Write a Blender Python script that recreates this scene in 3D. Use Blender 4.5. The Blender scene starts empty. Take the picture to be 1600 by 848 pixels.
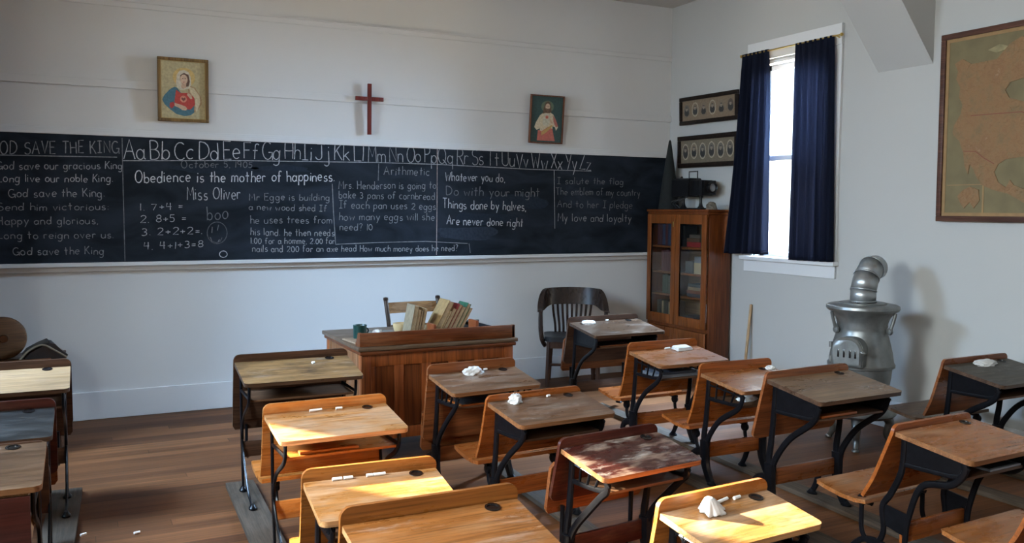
import bpy, bmesh, math, random
from mathutils import Vector, Matrix, Euler
random.seed(7)
PI = math.pi
R = math.radians
scene = bpy.context.scene
COL = scene.collection

# ------------------------------------------------------------------ camera, sky, sun, window light, exposure
cam_data = bpy.data.cameras.new('camera')
cam_data.sensor_width = 36.0
cam_data.lens = 1376.976 / 1600 * 36.0
cam_data.clip_start = 0.05
cam = bpy.data.objects.new('camera', cam_data)
COL.objects.link(cam)
yaw, pitch, roll = R(26.6525), R(3.9995), R(0.3945)
fw = Vector((math.sin(yaw) * math.cos(pitch), math.cos(yaw) * math.cos(pitch), -math.sin(pitch)))
rt = Vector((math.cos(yaw), -math.sin(yaw), 0))
up = rt.cross(fw)
r2 = rt * math.cos(roll) + up * math.sin(roll)
u2 = up * math.cos(roll) - rt * math.sin(roll)
m = Matrix.Identity(4)
for i in range(3):
    m[i][0] = r2[i]; m[i][1] = u2[i]; m[i][2] = -fw[i]; m[i][3] = (-5.2559, -7.0594, 1.55)[i]
cam.matrix_world = m
scene.camera = cam

scene.view_settings.view_transform = 'Standard'
scene.view_settings.look = 'None'
scene.view_settings.gamma = 1.0
scene.view_settings.use_curve_mapping = False
scene.view_settings.exposure = 0.66

world = bpy.data.worlds.new('sky')
scene.world = world
world.use_nodes = True
wb = world.node_tree.nodes['Background']
wb.inputs[0].default_value = (0.86, 0.93, 1.0, 1)
wb.inputs[1].default_value = 2.4

LEFT_X = -6.45          # left wall
FRONT_Y = -9.2          # wall behind the camera
CEIL = 3.5
WIN_L = [-1.79, -4.55, -7.05]      # window centres on the left wall
WIN_R = [-1.63, -5.75, -7.6]       # on the right wall
WIN_W, WIN_Z0, WIN_Z1 = 0.82, 1.17, 2.80
LW_W, LW_Z0 = 1.06, 1.36        # the wider windows on the left wall, out of view

SUN_AZ = R(43)          # travels towards +x and -y
SUN_EL = R(23.5)
sun_data = bpy.data.lights.new('sun', 'SUN')
sun_data.energy = 52.0
sun_data.angle = R(0.8)
sun_data.color = (1.0, 0.88, 0.70)
sun = bpy.data.objects.new('sun', sun_data)
COL.objects.link(sun)
sd = Vector((math.cos(SUN_AZ) * math.cos(SUN_EL), -math.sin(SUN_AZ) * math.cos(SUN_EL), -math.sin(SUN_EL)))
sun.rotation_euler = sd.to_track_quat('-Z', 'Y').to_euler()
sun.location = (-12, 4, 6)

def window_light(y, right, sky, ground, skycol, skyz):
    """daylight outside one window: blue sky high up, warm glow of the sunlit ground low down"""
    w = (WIN_W if right else LW_W) + 0.5
    s = -1 if right else 1
    for (power, z, h, tilt, col) in ((sky, skyz, 2.2, 25, skycol), (ground, 0.75, 1.9, -20, (1.0, 0.84, 0.62))):
        d = bpy.data.lights.new('daylight', 'AREA')
        d.shape = 'RECTANGLE'
        d.size = w; d.size_y = h
        d.energy = power; d.color = col
        o = bpy.data.objects.new('daylight', d)
        COL.objects.link(o)
        o.location = (0.75 if right else LEFT_X - 0.75, y, z)
        o.rotation_euler = Vector((s, 0, -math.tan(R(tilt)))).to_track_quat('-Z', 'Y').to_euler()
BLUE, MILD = (0.44, 0.66, 1.0), (0.84, 0.92, 1.0)
for y, sky, ground, col in zip(WIN_L, (1150, 660, 440), (170, 140, 120), (BLUE, MILD, MILD)):
    window_light(y, False, sky, ground, col, 3.5 if col is BLUE else 2.95)
for y, sky, ground, col in zip(WIN_R, (5200, 20, 30), (430, 10, 14), (BLUE, MILD, MILD)):
    window_light(y, True, sky, ground, col, 3.6 if col is BLUE else 2.95)

# ------------------------------------------------------------------ helpers
class MB:
    """collects shapes, then links them as ONE mesh object"""
    def __init__(self):
        self.bm = bmesh.new()

    def _bevel(self, geom_verts, w, seg=2, ang=35):
        es = set()
        for v in geom_verts:
            for e in v.link_edges:
                es.add(e)
        es = [e for e in es if len(e.link_faces) == 2 and e.calc_face_angle(0) > R(ang)]
        if es and w > 0:
            bmesh.ops.bevel(self.bm, geom=es, offset=w, segments=seg, affect='EDGES', profile=0.5, clamp_overlap=True)

    def box(self, c, s, rot=None, bevel=0.0, seg=2):
        M = Matrix.Translation(Vector(c))
        if rot is not None:
            M = M @ Euler(rot).to_matrix().to_4x4()
        M = M @ Matrix.Diagonal((s[0], s[1], s[2], 1))
        r = bmesh.ops.create_cube(self.bm, size=1.0, matrix=M)
        if bevel:
            self._bevel(r['verts'], bevel, seg)
        return self

    def bb(self, a, b, bevel=0.0):
        return self.box([(a[i] + b[i]) / 2 for i in range(3)], [abs(b[i] - a[i]) for i in range(3)], None, bevel)

    def prism(self, pts, origin, ux, uy, th, bevel=0.0):
        """polygon pts (2D) on axes ux, uy at origin, extruded by th along ux x uy"""
        ux = Vector(ux); uy = Vector(uy); n = ux.cross(uy).normalized()
        o = Vector(origin)
        a = [self.bm.verts.new(o + ux * p[0] + uy * p[1]) for p in pts]
        b = [self.bm.verts.new(o + ux * p[0] + uy * p[1] + n * th) for p in pts]
        self.bm.faces.new(a[::-1]); self.bm.faces.new(b)
        k = len(pts)
        for i in range(k):
            self.bm.faces.new((a[i], a[(i + 1) % k], b[(i + 1) % k], b[i]))
        if bevel:
            self._bevel(a + b, bevel, 2)
        return self

    def flat(self, pts):
        self.bm.faces.new([self.bm.verts.new(p) for p in pts])
        return self

    def tube(self, pts, rad, n=8, squash=None, cap=True):
        """pts 3D; rad number or list; squash=(axis, factor) flattens along a world axis"""
        pts = [Vector(p) for p in pts]
        k = len(pts)
        rads = rad if isinstance(rad, (list, tuple)) else [rad] * k
        rings = []
        prev = None
        for i, p in enumerate(pts):
            t = (pts[min(i + 1, k - 1)] - pts[max(i - 1, 0)]).normalized()
            if prev is None:
                ref = Vector((1, 0, 0)) if abs(t.x) < 0.9 else Vector((0, 1, 0))
                a = (ref - t * ref.dot(t)).normalized()
            else:
                a = (prev - t * prev.dot(t)).normalized()
            prev = a
            b = t.cross(a)
            ring = []
            for j in range(n):
                th = 2 * PI * j / n
                d = (a * math.cos(th) + b * math.sin(th)) * rads[i]
                if squash:
                    d[squash[0]] *= squash[1]
                ring.append(self.bm.verts.new(p + d))
            rings.append(ring)
        for i in range(k - 1):
            for j in range(n):
                self.bm.faces.new((rings[i][j], rings[i][(j + 1) % n], rings[i + 1][(j + 1) % n], rings[i + 1][j]))
        if cap:
            self.bm.faces.new(rings[0][::-1]); self.bm.faces.new(rings[-1])
        return self

    def lathe(self, prof, c=(0, 0, 0), n=32, axis='Z', sx=1, sy=1):
        rings = []
        for r, z in prof:
            ring = []
            for j in range(n):
                th = 2 * PI * j / n
                v = (r * math.cos(th) * sx, r * math.sin(th) * sy, z)
                if axis == 'Y':
                    v = (v[0], v[2], v[1])
                elif axis == 'X':
                    v = (v[2], v[0], v[1])
                ring.append(self.bm.verts.new(Vector(c) + Vector(v)))
            rings.append(ring)
        for i in range(len(prof) - 1):
            for j in range(n):
                self.bm.faces.new((rings[i][j], rings[i][(j + 1) % n], rings[i + 1][(j + 1) % n], rings[i + 1][j]))
        if prof[0][0] > 1e-5:
            self.bm.faces.new(rings[0][::-1])
        if prof[-1][0] > 1e-5:
            self.bm.faces.new(rings[-1])
        return self

    def sheet(self, prof, x0, x1, th, insets=None, bevel=0.004):
        """board that follows the profile [(y, z)] and spans x0..x1, thickness th on its left side"""
        k = len(prof)
        ins = insets or [0] * k
        top, bot = [], []
        for i, (y, z) in enumerate(prof):
            y0, z0 = prof[max(i - 1, 0)]; y1, z1 = prof[min(i + 1, k - 1)]
            t = Vector((0, y1 - y0, z1 - z0)).normalized()
            nrm = Vector((0, -t.z, t.y))
            row_t, row_b = [], []
            for xx in (x0 + ins[i], x1 - ins[i]):
                row_t.append(self.bm.verts.new((xx, y, z)))
                row_b.append(self.bm.verts.new(Vector((xx, y, z)) + nrm * th))
            top.append(row_t); bot.append(row_b)
        allv = [v for r_ in top + bot for v in r_]
        f = self.bm.faces.new
        for i in range(k - 1):
            f((top[i][0], top[i][1], top[i + 1][1], top[i + 1][0]))
            f((bot[i][1], bot[i][0], bot[i + 1][0], bot[i + 1][1]))
            f((top[i][0], top[i + 1][0], bot[i + 1][0], bot[i][0]))
            f((top[i + 1][1], top[i][1], bot[i][1], bot[i + 1][1]))
        f((top[0][1], top[0][0], bot[0][0], bot[0][1]))
        f((top[-1][0], top[-1][1], bot[-1][1], bot[-1][0]))
        if bevel:
            self._bevel(allv, bevel, 2, 50)
        return self

    def build(self, name, mat, parent=None, smooth=True, loc=None, rot=None):
        bmesh.ops.remove_doubles(self.bm, verts=self.bm.verts, dist=1e-6)
        bmesh.ops.recalc_face_normals(self.bm, faces=self.bm.faces)
        me = bpy.data.meshes.new(name)
        self.bm.to_mesh(me); self.bm.free()
        if smooth:
            for p in me.polygons:
                p.use_smooth = True
            me.set_sharp_from_angle(angle=R(38))
        for mm in (mat if isinstance(mat, (list, tuple)) else [mat]):
            me.materials.append(mm)
        o = bpy.data.objects.new(name, me)
        COL.objects.link(o)
        if loc is not None: o.location = loc
        if rot is not None: o.rotation_euler = rot
        if parent is not None: o.parent = parent
        return o

def tag(o, label=None, cat=None, group=None, kind=None):
    if label: o['label'] = label
    if cat: o['category'] = cat
    if group: o['group'] = group
    if kind: o['kind'] = kind
    return o

def empty(name, loc, rz=0.0, label=None, cat=None, group=None, rot=None):
    o = bpy.data.objects.new(name, None)
    o.empty_display_size = 0.05
    COL.objects.link(o)
    o.location = loc
    o.rotation_euler = rot if rot is not None else (0, 0, rz)
    return tag(o, label, cat, group)

def spline(pts, n=6):
    """Catmull-Rom through points (any dimension)"""
    P = [tuple(p) for p in pts]
    P = [P[0]] + P + [P[-1]]
    out = []
    for i in range(1, len(P) - 2):
        p0, p1, p2, p3 = P[i - 1], P[i], P[i + 1], P[i + 2]
        for s in range(n):
            t = s / n
            out.append(tuple(0.5 * (2 * b + (c - a) * t + (2 * a - 5 * b + 4 * c - d) * t * t + (3 * b - a - 3 * c + d) * t ** 3)
                             for a, b, c, d in zip(p0, p1, p2, p3)))
    out.append(P[-2])
    return out

def rrect(x0, y0, x1, y1, r, n=5):
    """rounded rectangle; r = (bl, br, tr, tl)"""
    if not isinstance(r, (tuple, list)): r = (r,) * 4
    out = []
    for (cx, cy, a0, rr) in ((x0 + r[0], y0 + r[0], 180, r[0]), (x1 - r[1], y0 + r[1], 270, r[1]),
                             (x1 - r[2], y1 - r[2], 0, r[2]), (x0 + r[3], y1 - r[3], 90, r[3])):
        if rr < 1e-4:
            out.append((cx, cy)); continue
        for i in range(n + 1):
            a = R(a0 + 90 * i / n)
            out.append((cx + rr * math.cos(a), cy + rr * math.sin(a)))
    return out

def ell(cx, cy, rx, ry, n=20, a0=0, a1=360):
    return [(cx + rx * math.cos(R(a0 + (a1 - a0) * i / n)), cy + ry * math.sin(R(a0 + (a1 - a0) * i / n))) for i in range(n)]

# ------------------------------------------------------------------ materials
def new_mat(name):
    mt = bpy.data.materials.new(name)
    mt.use_nodes = True
    nt = mt.node_tree
    return mt, nt, nt.nodes['Principled BSDF'], nt.links

def c4(c): return (c[0], c[1], c[2], 1.0)

def plain(name, col, rough=0.6, metal=0.0, noise=0.0, nscale=30, bump=0.0, spec=0.5, coat=0.0):
    mt, nt, b, L = new_mat(name)
    b.inputs['Base Color'].default_value = c4(col)
    b.inputs['Roughness'].default_value = rough
    b.inputs['Metallic'].default_value = metal
    b.inputs['Specular IOR Level'].default_value = spec
    b.inputs['Coat Weight'].default_value = coat
    if noise or bump:
        tc = nt.nodes.new('ShaderNodeTexCoord')
        nz = nt.nodes.new('ShaderNodeTexNoise')
        nz.inputs['Scale'].default_value = nscale
        nz.inputs['Detail'].default_value = 5
        L.new(tc.outputs['Object'], nz.inputs['Vector'])
        if noise:
            rp = nt.nodes.new('ShaderNodeValToRGB')
            rp.color_ramp.elements[0].position = 0.3
            rp.color_ramp.elements[1].position = 0.7
            rp.color_ramp.elements[0].color = c4([x * (1 - noise) for x in col])
            rp.color_ramp.elements[1].color = c4([min(1, x * (1 + noise)) for x in col])
            L.new(nz.outputs['Fac'], rp.inputs['Fac'])
            L.new(rp.outputs['Color'], b.inputs['Base Color'])
        if bump:
            bp = nt.nodes.new('ShaderNodeBump')
            bp.inputs['Strength'].default_value = bump
            bp.inputs['Distance'].default_value = 0.003
            L.new(nz.outputs['Fac'], bp.inputs['Height'])
            L.new(bp.outputs['Normal'], b.inputs['Normal'])
    return mt

def wood(name, dark, light, rough=0.4, wear=None, wear_amt=0.0, axis=0, grain=1.0, spec=0.5, coat=0.0, wear_lo=0.5, wear_hi=0.72, dust=0.0):
    """oiled or varnished wood: stretched noise along an axis, optional worn patches"""
    mt, nt, b, L = new_mat(name)
    N = nt.nodes.new
    tc = N('ShaderNodeTexCoord'); oi = N('ShaderNodeObjectInfo')
    off = N('ShaderNodeVectorMath'); off.operation = 'MULTIPLY_ADD'
    off.inputs[1].default_value = (1, 1, 1)
    mul = N('ShaderNodeMath'); mul.operation = 'MULTIPLY'; mul.inputs[1].default_value = 17.0
    L.new(oi.outputs['Random'], mul.inputs[0])
    L.new(tc.outputs['Object'], off.inputs[0]); L.new(mul.outputs[0], off.inputs[2])
    mp = N('ShaderNodeMapping')
    s = [38 * grain] * 3; s[axis] = 2.2 * grain
    mp.inputs['Scale'].default_value = s
    L.new(off.outputs[0], mp.inputs['Vector'])
    nz = N('ShaderNodeTexNoise'); nz.inputs['Scale'].default_value = 1.0; nz.inputs['Detail'].default_value = 6
    nz.inputs['Distortion'].default_value = 0.6
    L.new(mp.outputs[0], nz.inputs['Vector'])
    rp = N('ShaderNodeValToRGB')
    rp.color_ramp.elements[0].position = 0.3; rp.color_ramp.elements[1].position = 0.72
    rp.color_ramp.elements[0].color = c4(dark); rp.color_ramp.elements[1].color = c4(light)
    L.new(nz.outputs['Fac'], rp.inputs['Fac'])
    colour = rp.outputs['Color']
    n2 = N('ShaderNodeTexNoise'); n2.inputs['Scale'].default_value = 7.0; n2.inputs['Detail'].default_value = 7
    n2.inputs['Roughness'].default_value = 0.65
    mp2 = N('ShaderNodeMapping'); s2 = [1.6] * 3; s2[axis] = 0.6; mp2.inputs['Scale'].default_value = s2
    L.new(off.outputs[0], mp2.inputs['Vector']); L.new(mp2.outputs[0], n2.inputs['Vector'])
    if wear is not None:
        mr = N('ShaderNodeMapRange')
        mr.inputs['From Min'].default_value = wear_lo; mr.inputs['From Max'].default_value = wear_hi
        mr.inputs['To Max'].default_value = wear_amt
        L.new(n2.outputs['Fac'], mr.inputs['Value'])
        mx = N('ShaderNodeMix'); mx.data_type = 'RGBA'
        L.new(mr.outputs[0], mx.inputs['Factor']); L.new(colour, mx.inputs[6])
        mx.inputs[7].default_value = c4(wear)
        colour = mx.outputs[2]
    # fine dark pores and long streaks along the grain
    mp3 = N('ShaderNodeMapping'); s3 = [150 * grain] * 3; s3[axis] = 5.0 * grain; mp3.inputs['Scale'].default_value = s3
    L.new(off.outputs[0], mp3.inputs['Vector'])
    n3 = N('ShaderNodeTexNoise'); n3.inputs['Scale'].default_value = 1.0; n3.inputs['Detail'].default_value = 3
    L.new(mp3.outputs[0], n3.inputs['Vector'])
    g3 = N('ShaderNodeMapRange'); g3.inputs['From Min'].default_value = 0.32; g3.inputs['From Max'].default_value = 0.55
    g3.inputs['To Min'].default_value = 0.62; g3.inputs['To Max'].default_value = 1.06
    L.new(n3.outputs['Fac'], g3.inputs['Value'])
    sc_ = N('ShaderNodeVectorMath'); sc_.operation = 'SCALE'
    L.new(colour, sc_.inputs[0]); L.new(g3.outputs[0], sc_.inputs['Scale'])
    colour = sc_.outputs[0]
    if dust:
        mp4 = N('ShaderNodeMapping'); s4 = [16.0] * 3; s4[axis] = 5.0; mp4.inputs['Scale'].default_value = s4
        mp4.inputs['Rotation'].default_value = (0, 0, 0.25)
        L.new(off.outputs[0], mp4.inputs['Vector'])
        n4 = N('ShaderNodeTexNoise'); n4.inputs['Scale'].default_value = 1.0; n4.inputs['Detail'].default_value = 9; n4.inputs['Roughness'].default_value = 0.72
        n4.inputs['Distortion'].default_value = 0.4
        L.new(mp4.outputs[0], n4.inputs['Vector'])
        g4 = N('ShaderNodeMapRange'); g4.inputs['From Min'].default_value = 0.54; g4.inputs['From Max'].default_value = 0.74
        g4.inputs['To Max'].default_value = dust
        L.new(n4.outputs['Fac'], g4.inputs['Value'])
        m4 = N('ShaderNodeMix'); m4.data_type = 'RGBA'
        L.new(g4.outputs[0], m4.inputs['Factor']); L.new(colour, m4.inputs[6]); m4.inputs[7].default_value = (0.55, 0.51, 0.46, 1)
        colour = m4.outputs[2]
    L.new(colour, b.inputs['Base Color'])
    rr = N('ShaderNodeMapRange')
    rr.inputs['From Min'].default_value = 0.3; rr.inputs['From Max'].default_value = 0.7
    rr.inputs['To Min'].default_value = max(0.05, rough - 0.1); rr.inputs['To Max'].default_value = rough + 0.15
    L.new(n2.outputs['Fac'], rr.inputs['Value']); L.new(rr.outputs[0], b.inputs['Roughness'])
    b.inputs['Specular IOR Level'].default_value = spec * 0.6
    b.inputs['Coat Weight'].default_value = coat * 0.4
    b.inputs['Coat Roughness'].default_value = 0.2
    bp = N('ShaderNodeBump'); bp.inputs['Strength'].default_value = 0.12; bp.inputs['Distance'].default_value = 0.002
    L.new(nz.outputs['Fac'], bp.inputs['Height']); L.new(bp.outputs['Normal'], b.inputs['Normal'])
    return mt

def plaster(name, col, var=0.03):
    mt, nt, b, L = new_mat(name)
    N = nt.nodes.new
    tc = N('ShaderNodeTexCoord')
    nz = N('ShaderNodeTexNoise'); nz.inputs['Scale'].default_value = 1.3; nz.inputs['Detail'].default_value = 4
    L.new(tc.outputs['Object'], nz.inputs['Vector'])
    rp = N('ShaderNodeValToRGB')
    rp.color_ramp.elements[0].color = c4([x * (1 - var) for x in col]); rp.color_ramp.elements[1].color = c4([x * (1 + var) for x in col])
    L.new(nz.outputs['Fac'], rp.inputs['Fac']); L.new(rp.outputs['Color'], b.inputs['Base Color'])
    n2 = N('ShaderNodeTexNoise'); n2.inputs['Scale'].default_value = 90; n2.inputs['Detail'].default_value = 3
    L.new(tc.outputs['Object'], n2.inputs['Vector'])
    bp = N('ShaderNodeBump'); bp.inputs['Strength'].default_value = 0.06; bp.inputs['Distance'].default_value = 0.002
    L.new(n2.outputs['Fac'], bp.inputs['Height']); L.new(bp.outputs['Normal'], b.inputs['Normal'])
    b.inputs['Roughness'].default_value = 0.75
    b.inputs['Specular IOR Level'].default_value = 0.3
    return mt

def floor_mat():
    mt, nt, b, L = new_mat('floor boards')
    N = nt.nodes.new
    def math_(op, a, bb=None):
        n = N('ShaderNodeMath'); n.operation = op
        for i, v in enumerate((a, bb)):
            if v is None: continue
            if isinstance(v, (int, float)): n.inputs[i].default_value = v
            else: L.new(v, n.inputs[i])
        return n.outputs[0]
    tc = N('ShaderNodeTexCoord'); sp = N('ShaderNodeSeparateXYZ')
    L.new(tc.outputs['Object'], sp.inputs[0])
    yb = math_('DIVIDE', sp.outputs['Y'], 0.088)
    idx = math_('FLOOR', yb); fr = math_('FRACT', yb)
    w1 = N('ShaderNodeTexWhiteNoise'); w1.noise_dimensions = '1D'; L.new(idx, w1.inputs['W'])
    xo = math_('ADD', sp.outputs['X'], math_('MULTIPLY', w1.outputs['Value'], 9.0))
    ib = math_('FLOOR', math_('DIVIDE', xo, 3.1)); fx = math_('FRACT', math_('DIVIDE', xo, 3.1))
    cb = N('ShaderNodeCombineXYZ'); L.new(idx, cb.inputs[0]); L.new(ib, cb.inputs[1])
    w2 = N('ShaderNodeTexWhiteNoise'); w2.noise_dimensions = '3D'; L.new(cb.outputs[0], w2.inputs['Vector'])
    ramp = N('ShaderNodeValToRGB'); e = ramp.color_ramp.elements
    e[0].color = (0.078, 0.028, 0.010, 1); e[1].color = (0.165, 0.064, 0.023, 1)
    L.new(w2.outputs['Value'], ramp.inputs['Fac'])
    gv = N('ShaderNodeCombineXYZ')
    L.new(math_('MULTIPLY', xo, 1.6), gv.inputs[0]); L.new(math_('MULTIPLY', sp.outputs['Y'], 55.0), gv.inputs[1]); L.new(math_('MULTIPLY', idx, 3.7), gv.inputs[2])
    nz = N('ShaderNodeTexNoise'); nz.inputs['Scale'].default_value = 1.0; nz.inputs['Detail'].default_value = 5; nz.inputs['Distortion'].default_value = 0.5
    L.new(gv.outputs[0], nz.inputs['Vector'])
    gr = N('ShaderNodeMapRange'); gr.inputs['From Min'].default_value = 0.3; gr.inputs['From Max'].default_value = 0.7
    gr.inputs['To Min'].default_value = 0.72; gr.inputs['To Max'].default_value = 1.22
    L.new(nz.outputs['Fac'], gr.inputs['Value'])
    n3 = N('ShaderNodeTexNoise'); n3.inputs['Scale'].default_value = 1.1; n3.inputs['Detail'].default_value = 5; L.new(tc.outputs['Object'], n3.inputs['Vector'])
    g3 = N('ShaderNodeMapRange'); g3.inputs['From Min'].default_value = 0.35; g3.inputs['From Max'].default_value = 0.7
    g3.inputs['To Min'].default_value = 0.8; g3.inputs['To Max'].default_value = 1.15
    L.new(n3.outputs['Fac'], g3.inputs['Value'])
    seam = math_('MULTIPLY', math_('GREATER_THAN', fr, 0.03), math_('GREATER_THAN', fx, 0.0012))
    seam = math_('MULTIPLY_ADD', seam, 0.55); seam.node.inputs[2].default_value = 0.45
    fac = math_('MULTIPLY', math_('MULTIPLY', gr.outputs[0], g3.outputs[0]), seam)
    vm = N('ShaderNodeVectorMath'); vm.operation = 'SCALE'
    L.new(ramp.outputs['Color'], vm.inputs[0]); L.new(fac, vm.inputs['Scale'])
    L.new(vm.outputs[0], b.inputs['Base Color'])
    b.inputs['Roughness'].default_value = 0.42
    rr = N('ShaderNodeMapRange'); rr.inputs['To Min'].default_value = 0.42; rr.inputs['To Max'].default_value = 0.7; b.inputs['Specular IOR Level'].default_value = 0.2
    L.new(n3.outputs['Fac'], rr.inputs['Value']); L.new(rr.outputs[0], b.inputs['Roughness'])
    bp = N('ShaderNodeBump'); bp.inputs['Strength'].default_value = 0.25; bp.inputs['Distance'].default_value = 0.003
    L.new(seam, bp.inputs['Height']); L.new(bp.outputs['Normal'], b.inputs['Normal'])
    return mt

def chalkboard_mat():
    mt, nt, b, L = new_mat('slate')
    N = nt.nodes.new
    tc = N('ShaderNodeTexCoord')
    mp = N('ShaderNodeMapping'); mp.inputs['Scale'].default_value = (1.0, 1.0, 2.2)
    L.new(tc.outputs['Object'], mp.inputs['Vector'])
    nz = N('ShaderNodeTexNoise'); nz.inputs['Scale'].default_value = 2.6; nz.inputs['Detail'].default_value = 5; nz.inputs['Distortion'].default_value = 0.8
    L.new(mp.outputs[0], nz.inputs['Vector'])
    rp = N('ShaderNodeValToRGB'); e = rp.color_ramp.elements
    e[0].position = 0.35; e[0].color = (0.006, 0.009, 0.013, 1); e[1].position = 0.75; e[1].color = (0.022, 0.029, 0.041, 1)
    L.new(nz.outputs['Fac'], rp.inputs['Fac']); L.new(rp.outputs['Color'], b.inputs['Base Color'])
    b.inputs['Roughness'].default_value = 0.7; b.inputs['Specular IOR Level'].default_value = 0.12
    return mt

def chalk_mat(name, cover, col=(0.66, 0.67, 0.68)):
    """a thin coat of chalk over the slate: the fainter the stroke, the more slate shows"""
    mt, nt, b, L = new_mat(name)
    N = nt.nodes.new
    b.inputs['Roughness'].default_value = 0.95; b.inputs['Specular IOR Level'].default_value = 0.0
    tc = N('ShaderNodeTexCoord'); nz = N('ShaderNodeTexNoise'); nz.inputs['Scale'].default_value = 45; nz.inputs['Detail'].default_value = 4
    L.new(tc.outputs['Object'], nz.inputs['Vector'])
    k = cover ** 1.7
    mr = N('ShaderNodeMapRange'); mr.inputs['From Min'].default_value = 0.3; mr.inputs['From Max'].default_value = 0.7
    mr.inputs['To Min'].default_value = k * 0.6; mr.inputs['To Max'].default_value = min(1, k * 1.25)
    L.new(nz.outputs['Fac'], mr.inputs['Value'])
    mx = N('ShaderNodeMix'); mx.data_type = 'RGBA'
    L.new(mr.outputs[0], mx.inputs['Factor']); mx.inputs[6].default_value = (0.013, 0.018, 0.026, 1); mx.inputs[7].default_value = c4(col)
    L.new(mx.outputs[2], b.inputs['Base Color'])
    return mt

def glass_mat(name='window glass', gloss=0.06):
    mt, nt, b, L = new_mat(name)
    N = nt.nodes.new
    tr = N('ShaderNodeBsdfTransparent'); tr.inputs[0].default_value = (0.96, 0.98, 0.97, 1)
    gl = N('ShaderNodeBsdfGlossy'); gl.inputs['Roughness'].default_value = 0.03
    mx = N('ShaderNodeMixShader'); mx.inputs[0].default_value = gloss
    L.new(tr.outputs[0], mx.inputs[1]); L.new(gl.outputs[0], mx.inputs[2])
    L.new(mx.outputs[0], nt.nodes['Material Output'].inputs['Surface'])
    nt.nodes.remove(b)
    return mt

def curtain_mat():
    mt, nt, b, L = new_mat('navy curtain cloth')
    N = nt.nodes.new
    tc = N('ShaderNodeTexCoord'); mp = N('ShaderNodeMapping'); mp.inputs['Scale'].default_value = (30, 30, 240)
    L.new(tc.outputs['Object'], mp.inputs['Vector'])
    nz = N('ShaderNodeTexNoise'); nz.inputs['Scale'].default_value = 1.0; nz.inputs['Detail'].default_value = 3
    L.new(mp.outputs[0], nz.inputs['Vector'])
    rp = N('ShaderNodeValToRGB'); e = rp.color_ramp.elements
    e[0].color = (0.006, 0.008, 0.018, 1); e[1].color = (0.012, 0.016, 0.032, 1)
    L.new(nz.outputs['Fac'], rp.inputs['Fac'])
    L.new(rp.outputs['Color'], b.inputs['Base Color'])
    b.inputs['Roughness'].default_value = 0.9; b.inputs['Specular IOR Level'].default_value = 0.1
    tl = N('ShaderNodeBsdfTranslucent'); tl.inputs[0].default_value = (0.050, 0.052, 0.070, 1)
    mx = N('ShaderNodeMixShader'); mx.inputs[0].default_value = 0.42
    L.new(b.outputs[0], mx.inputs[1]); L.new(tl.outputs[0], mx.inputs[2])
    L.new(mx.outputs[0], nt.nodes['Material Output'].inputs['Surface'])
    return mt

WALLD = plaster('dark wall to cut bounce', (0.085, 0.08, 0.07))  # unseen walls, kept this dark to cut the light they bounce
WALLR = plaster('side wall with shade in colour', (0.40, 0.395, 0.375))  # darker than the back wall: dimmer light put into the colour
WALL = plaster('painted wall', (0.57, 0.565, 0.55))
TRIM = plaster('white painted trim', (0.58, 0.58, 0.575), 0.02)
CEILM = plaster('painted ceiling', (0.50, 0.49, 0.47))
FLOORM = floor_mat()
SLATE = chalkboard_mat()
CHALK = {}
def chalk(level):
    k = round(level, 1)
    if k not in CHALK: CHALK[k] = chalk_mat('chalk dust %d' % int(k * 10), k)
    return CHALK[k]
GLASS = glass_mat()
CABGLASS = glass_mat('bookcase glass', 0.10)
IRON = plain('black cast iron', (0.004, 0.004, 0.005), 0.30, 0.0, 0.3, 40, 0.2, 0.16)
BLACK = plain('black paint', (0.010, 0.010, 0.011), 0.45)
HOLE = plain('dark inkwell', (0.006, 0.005, 0.005), 0.25)
STOVE = plain('grey stove paint', (0.18, 0.183, 0.175), 0.36, 0.6, 0.25, 14, 0.25)
PIPE = plain('galvanised stovepipe', (0.34, 0.35, 0.35), 0.36, 0.75, 0.2, 10, 0.15)
BRASS = plain('brass', (0.55, 0.38, 0.12), 0.3, 0.9)
CHALKSTICK = plain('white chalk', (0.80, 0.80, 0.78), 0.9)
PAPER = plain('white cloth', (0.60, 0.59, 0.57), 0.9, 0, 0.06, 20)
PAGES = plain('page edges', (0.33, 0.25, 0.155), 0.9, 0, 0.2, 60)
SKID = wood('unpainted runner board', (0.10, 0.075, 0.05), (0.22, 0.17, 0.12), 0.75, None, 0, 1, 1.0)
CURTAIN = curtain_mat()

# ------------------------------------------------------------------ the room
def struct(name, mb, mat, parent=None, smooth=False):
    o = mb.build(name, mat, parent, smooth)
    if parent is None: o['kind'] = 'structure'
    return o

T_W = 0.15
struct('floor', MB().bb((LEFT_X - T_W, FRONT_Y - T_W, -0.1), (T_W, T_W, 0)), FLOORM)
struct('ceiling', MB().bb((LEFT_X - T_W, FRONT_Y - T_W, CEIL), (T_W, T_W, CEIL + 0.1)), CEILM)
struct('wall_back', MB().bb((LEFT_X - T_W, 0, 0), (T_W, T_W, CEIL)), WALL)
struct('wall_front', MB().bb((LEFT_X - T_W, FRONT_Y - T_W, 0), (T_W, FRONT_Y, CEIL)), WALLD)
def pierced_wall(name, xa, xb, centres, WIN_W, WIN_Z0):
    mb = MB()
    ys = sorted(centres, reverse=True)
    y_prev = 0.0
    for y in ys:
        mb.bb((xa, y + WIN_W / 2, 0), (xb, y_prev, CEIL))
        mb.bb((xa, y - WIN_W / 2, 0), (xb, y + WIN_W / 2, WIN_Z0))
        mb.bb((xa, y - WIN_W / 2, WIN_Z1), (xb, y + WIN_W / 2, CEIL))
        y_prev = y - WIN_W / 2
    mb.bb((xa, FRONT_Y, 0), (xb, y_prev, CEIL))
    return struct(name, mb, WALLR if name == 'wall_right' else WALLD)
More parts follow.
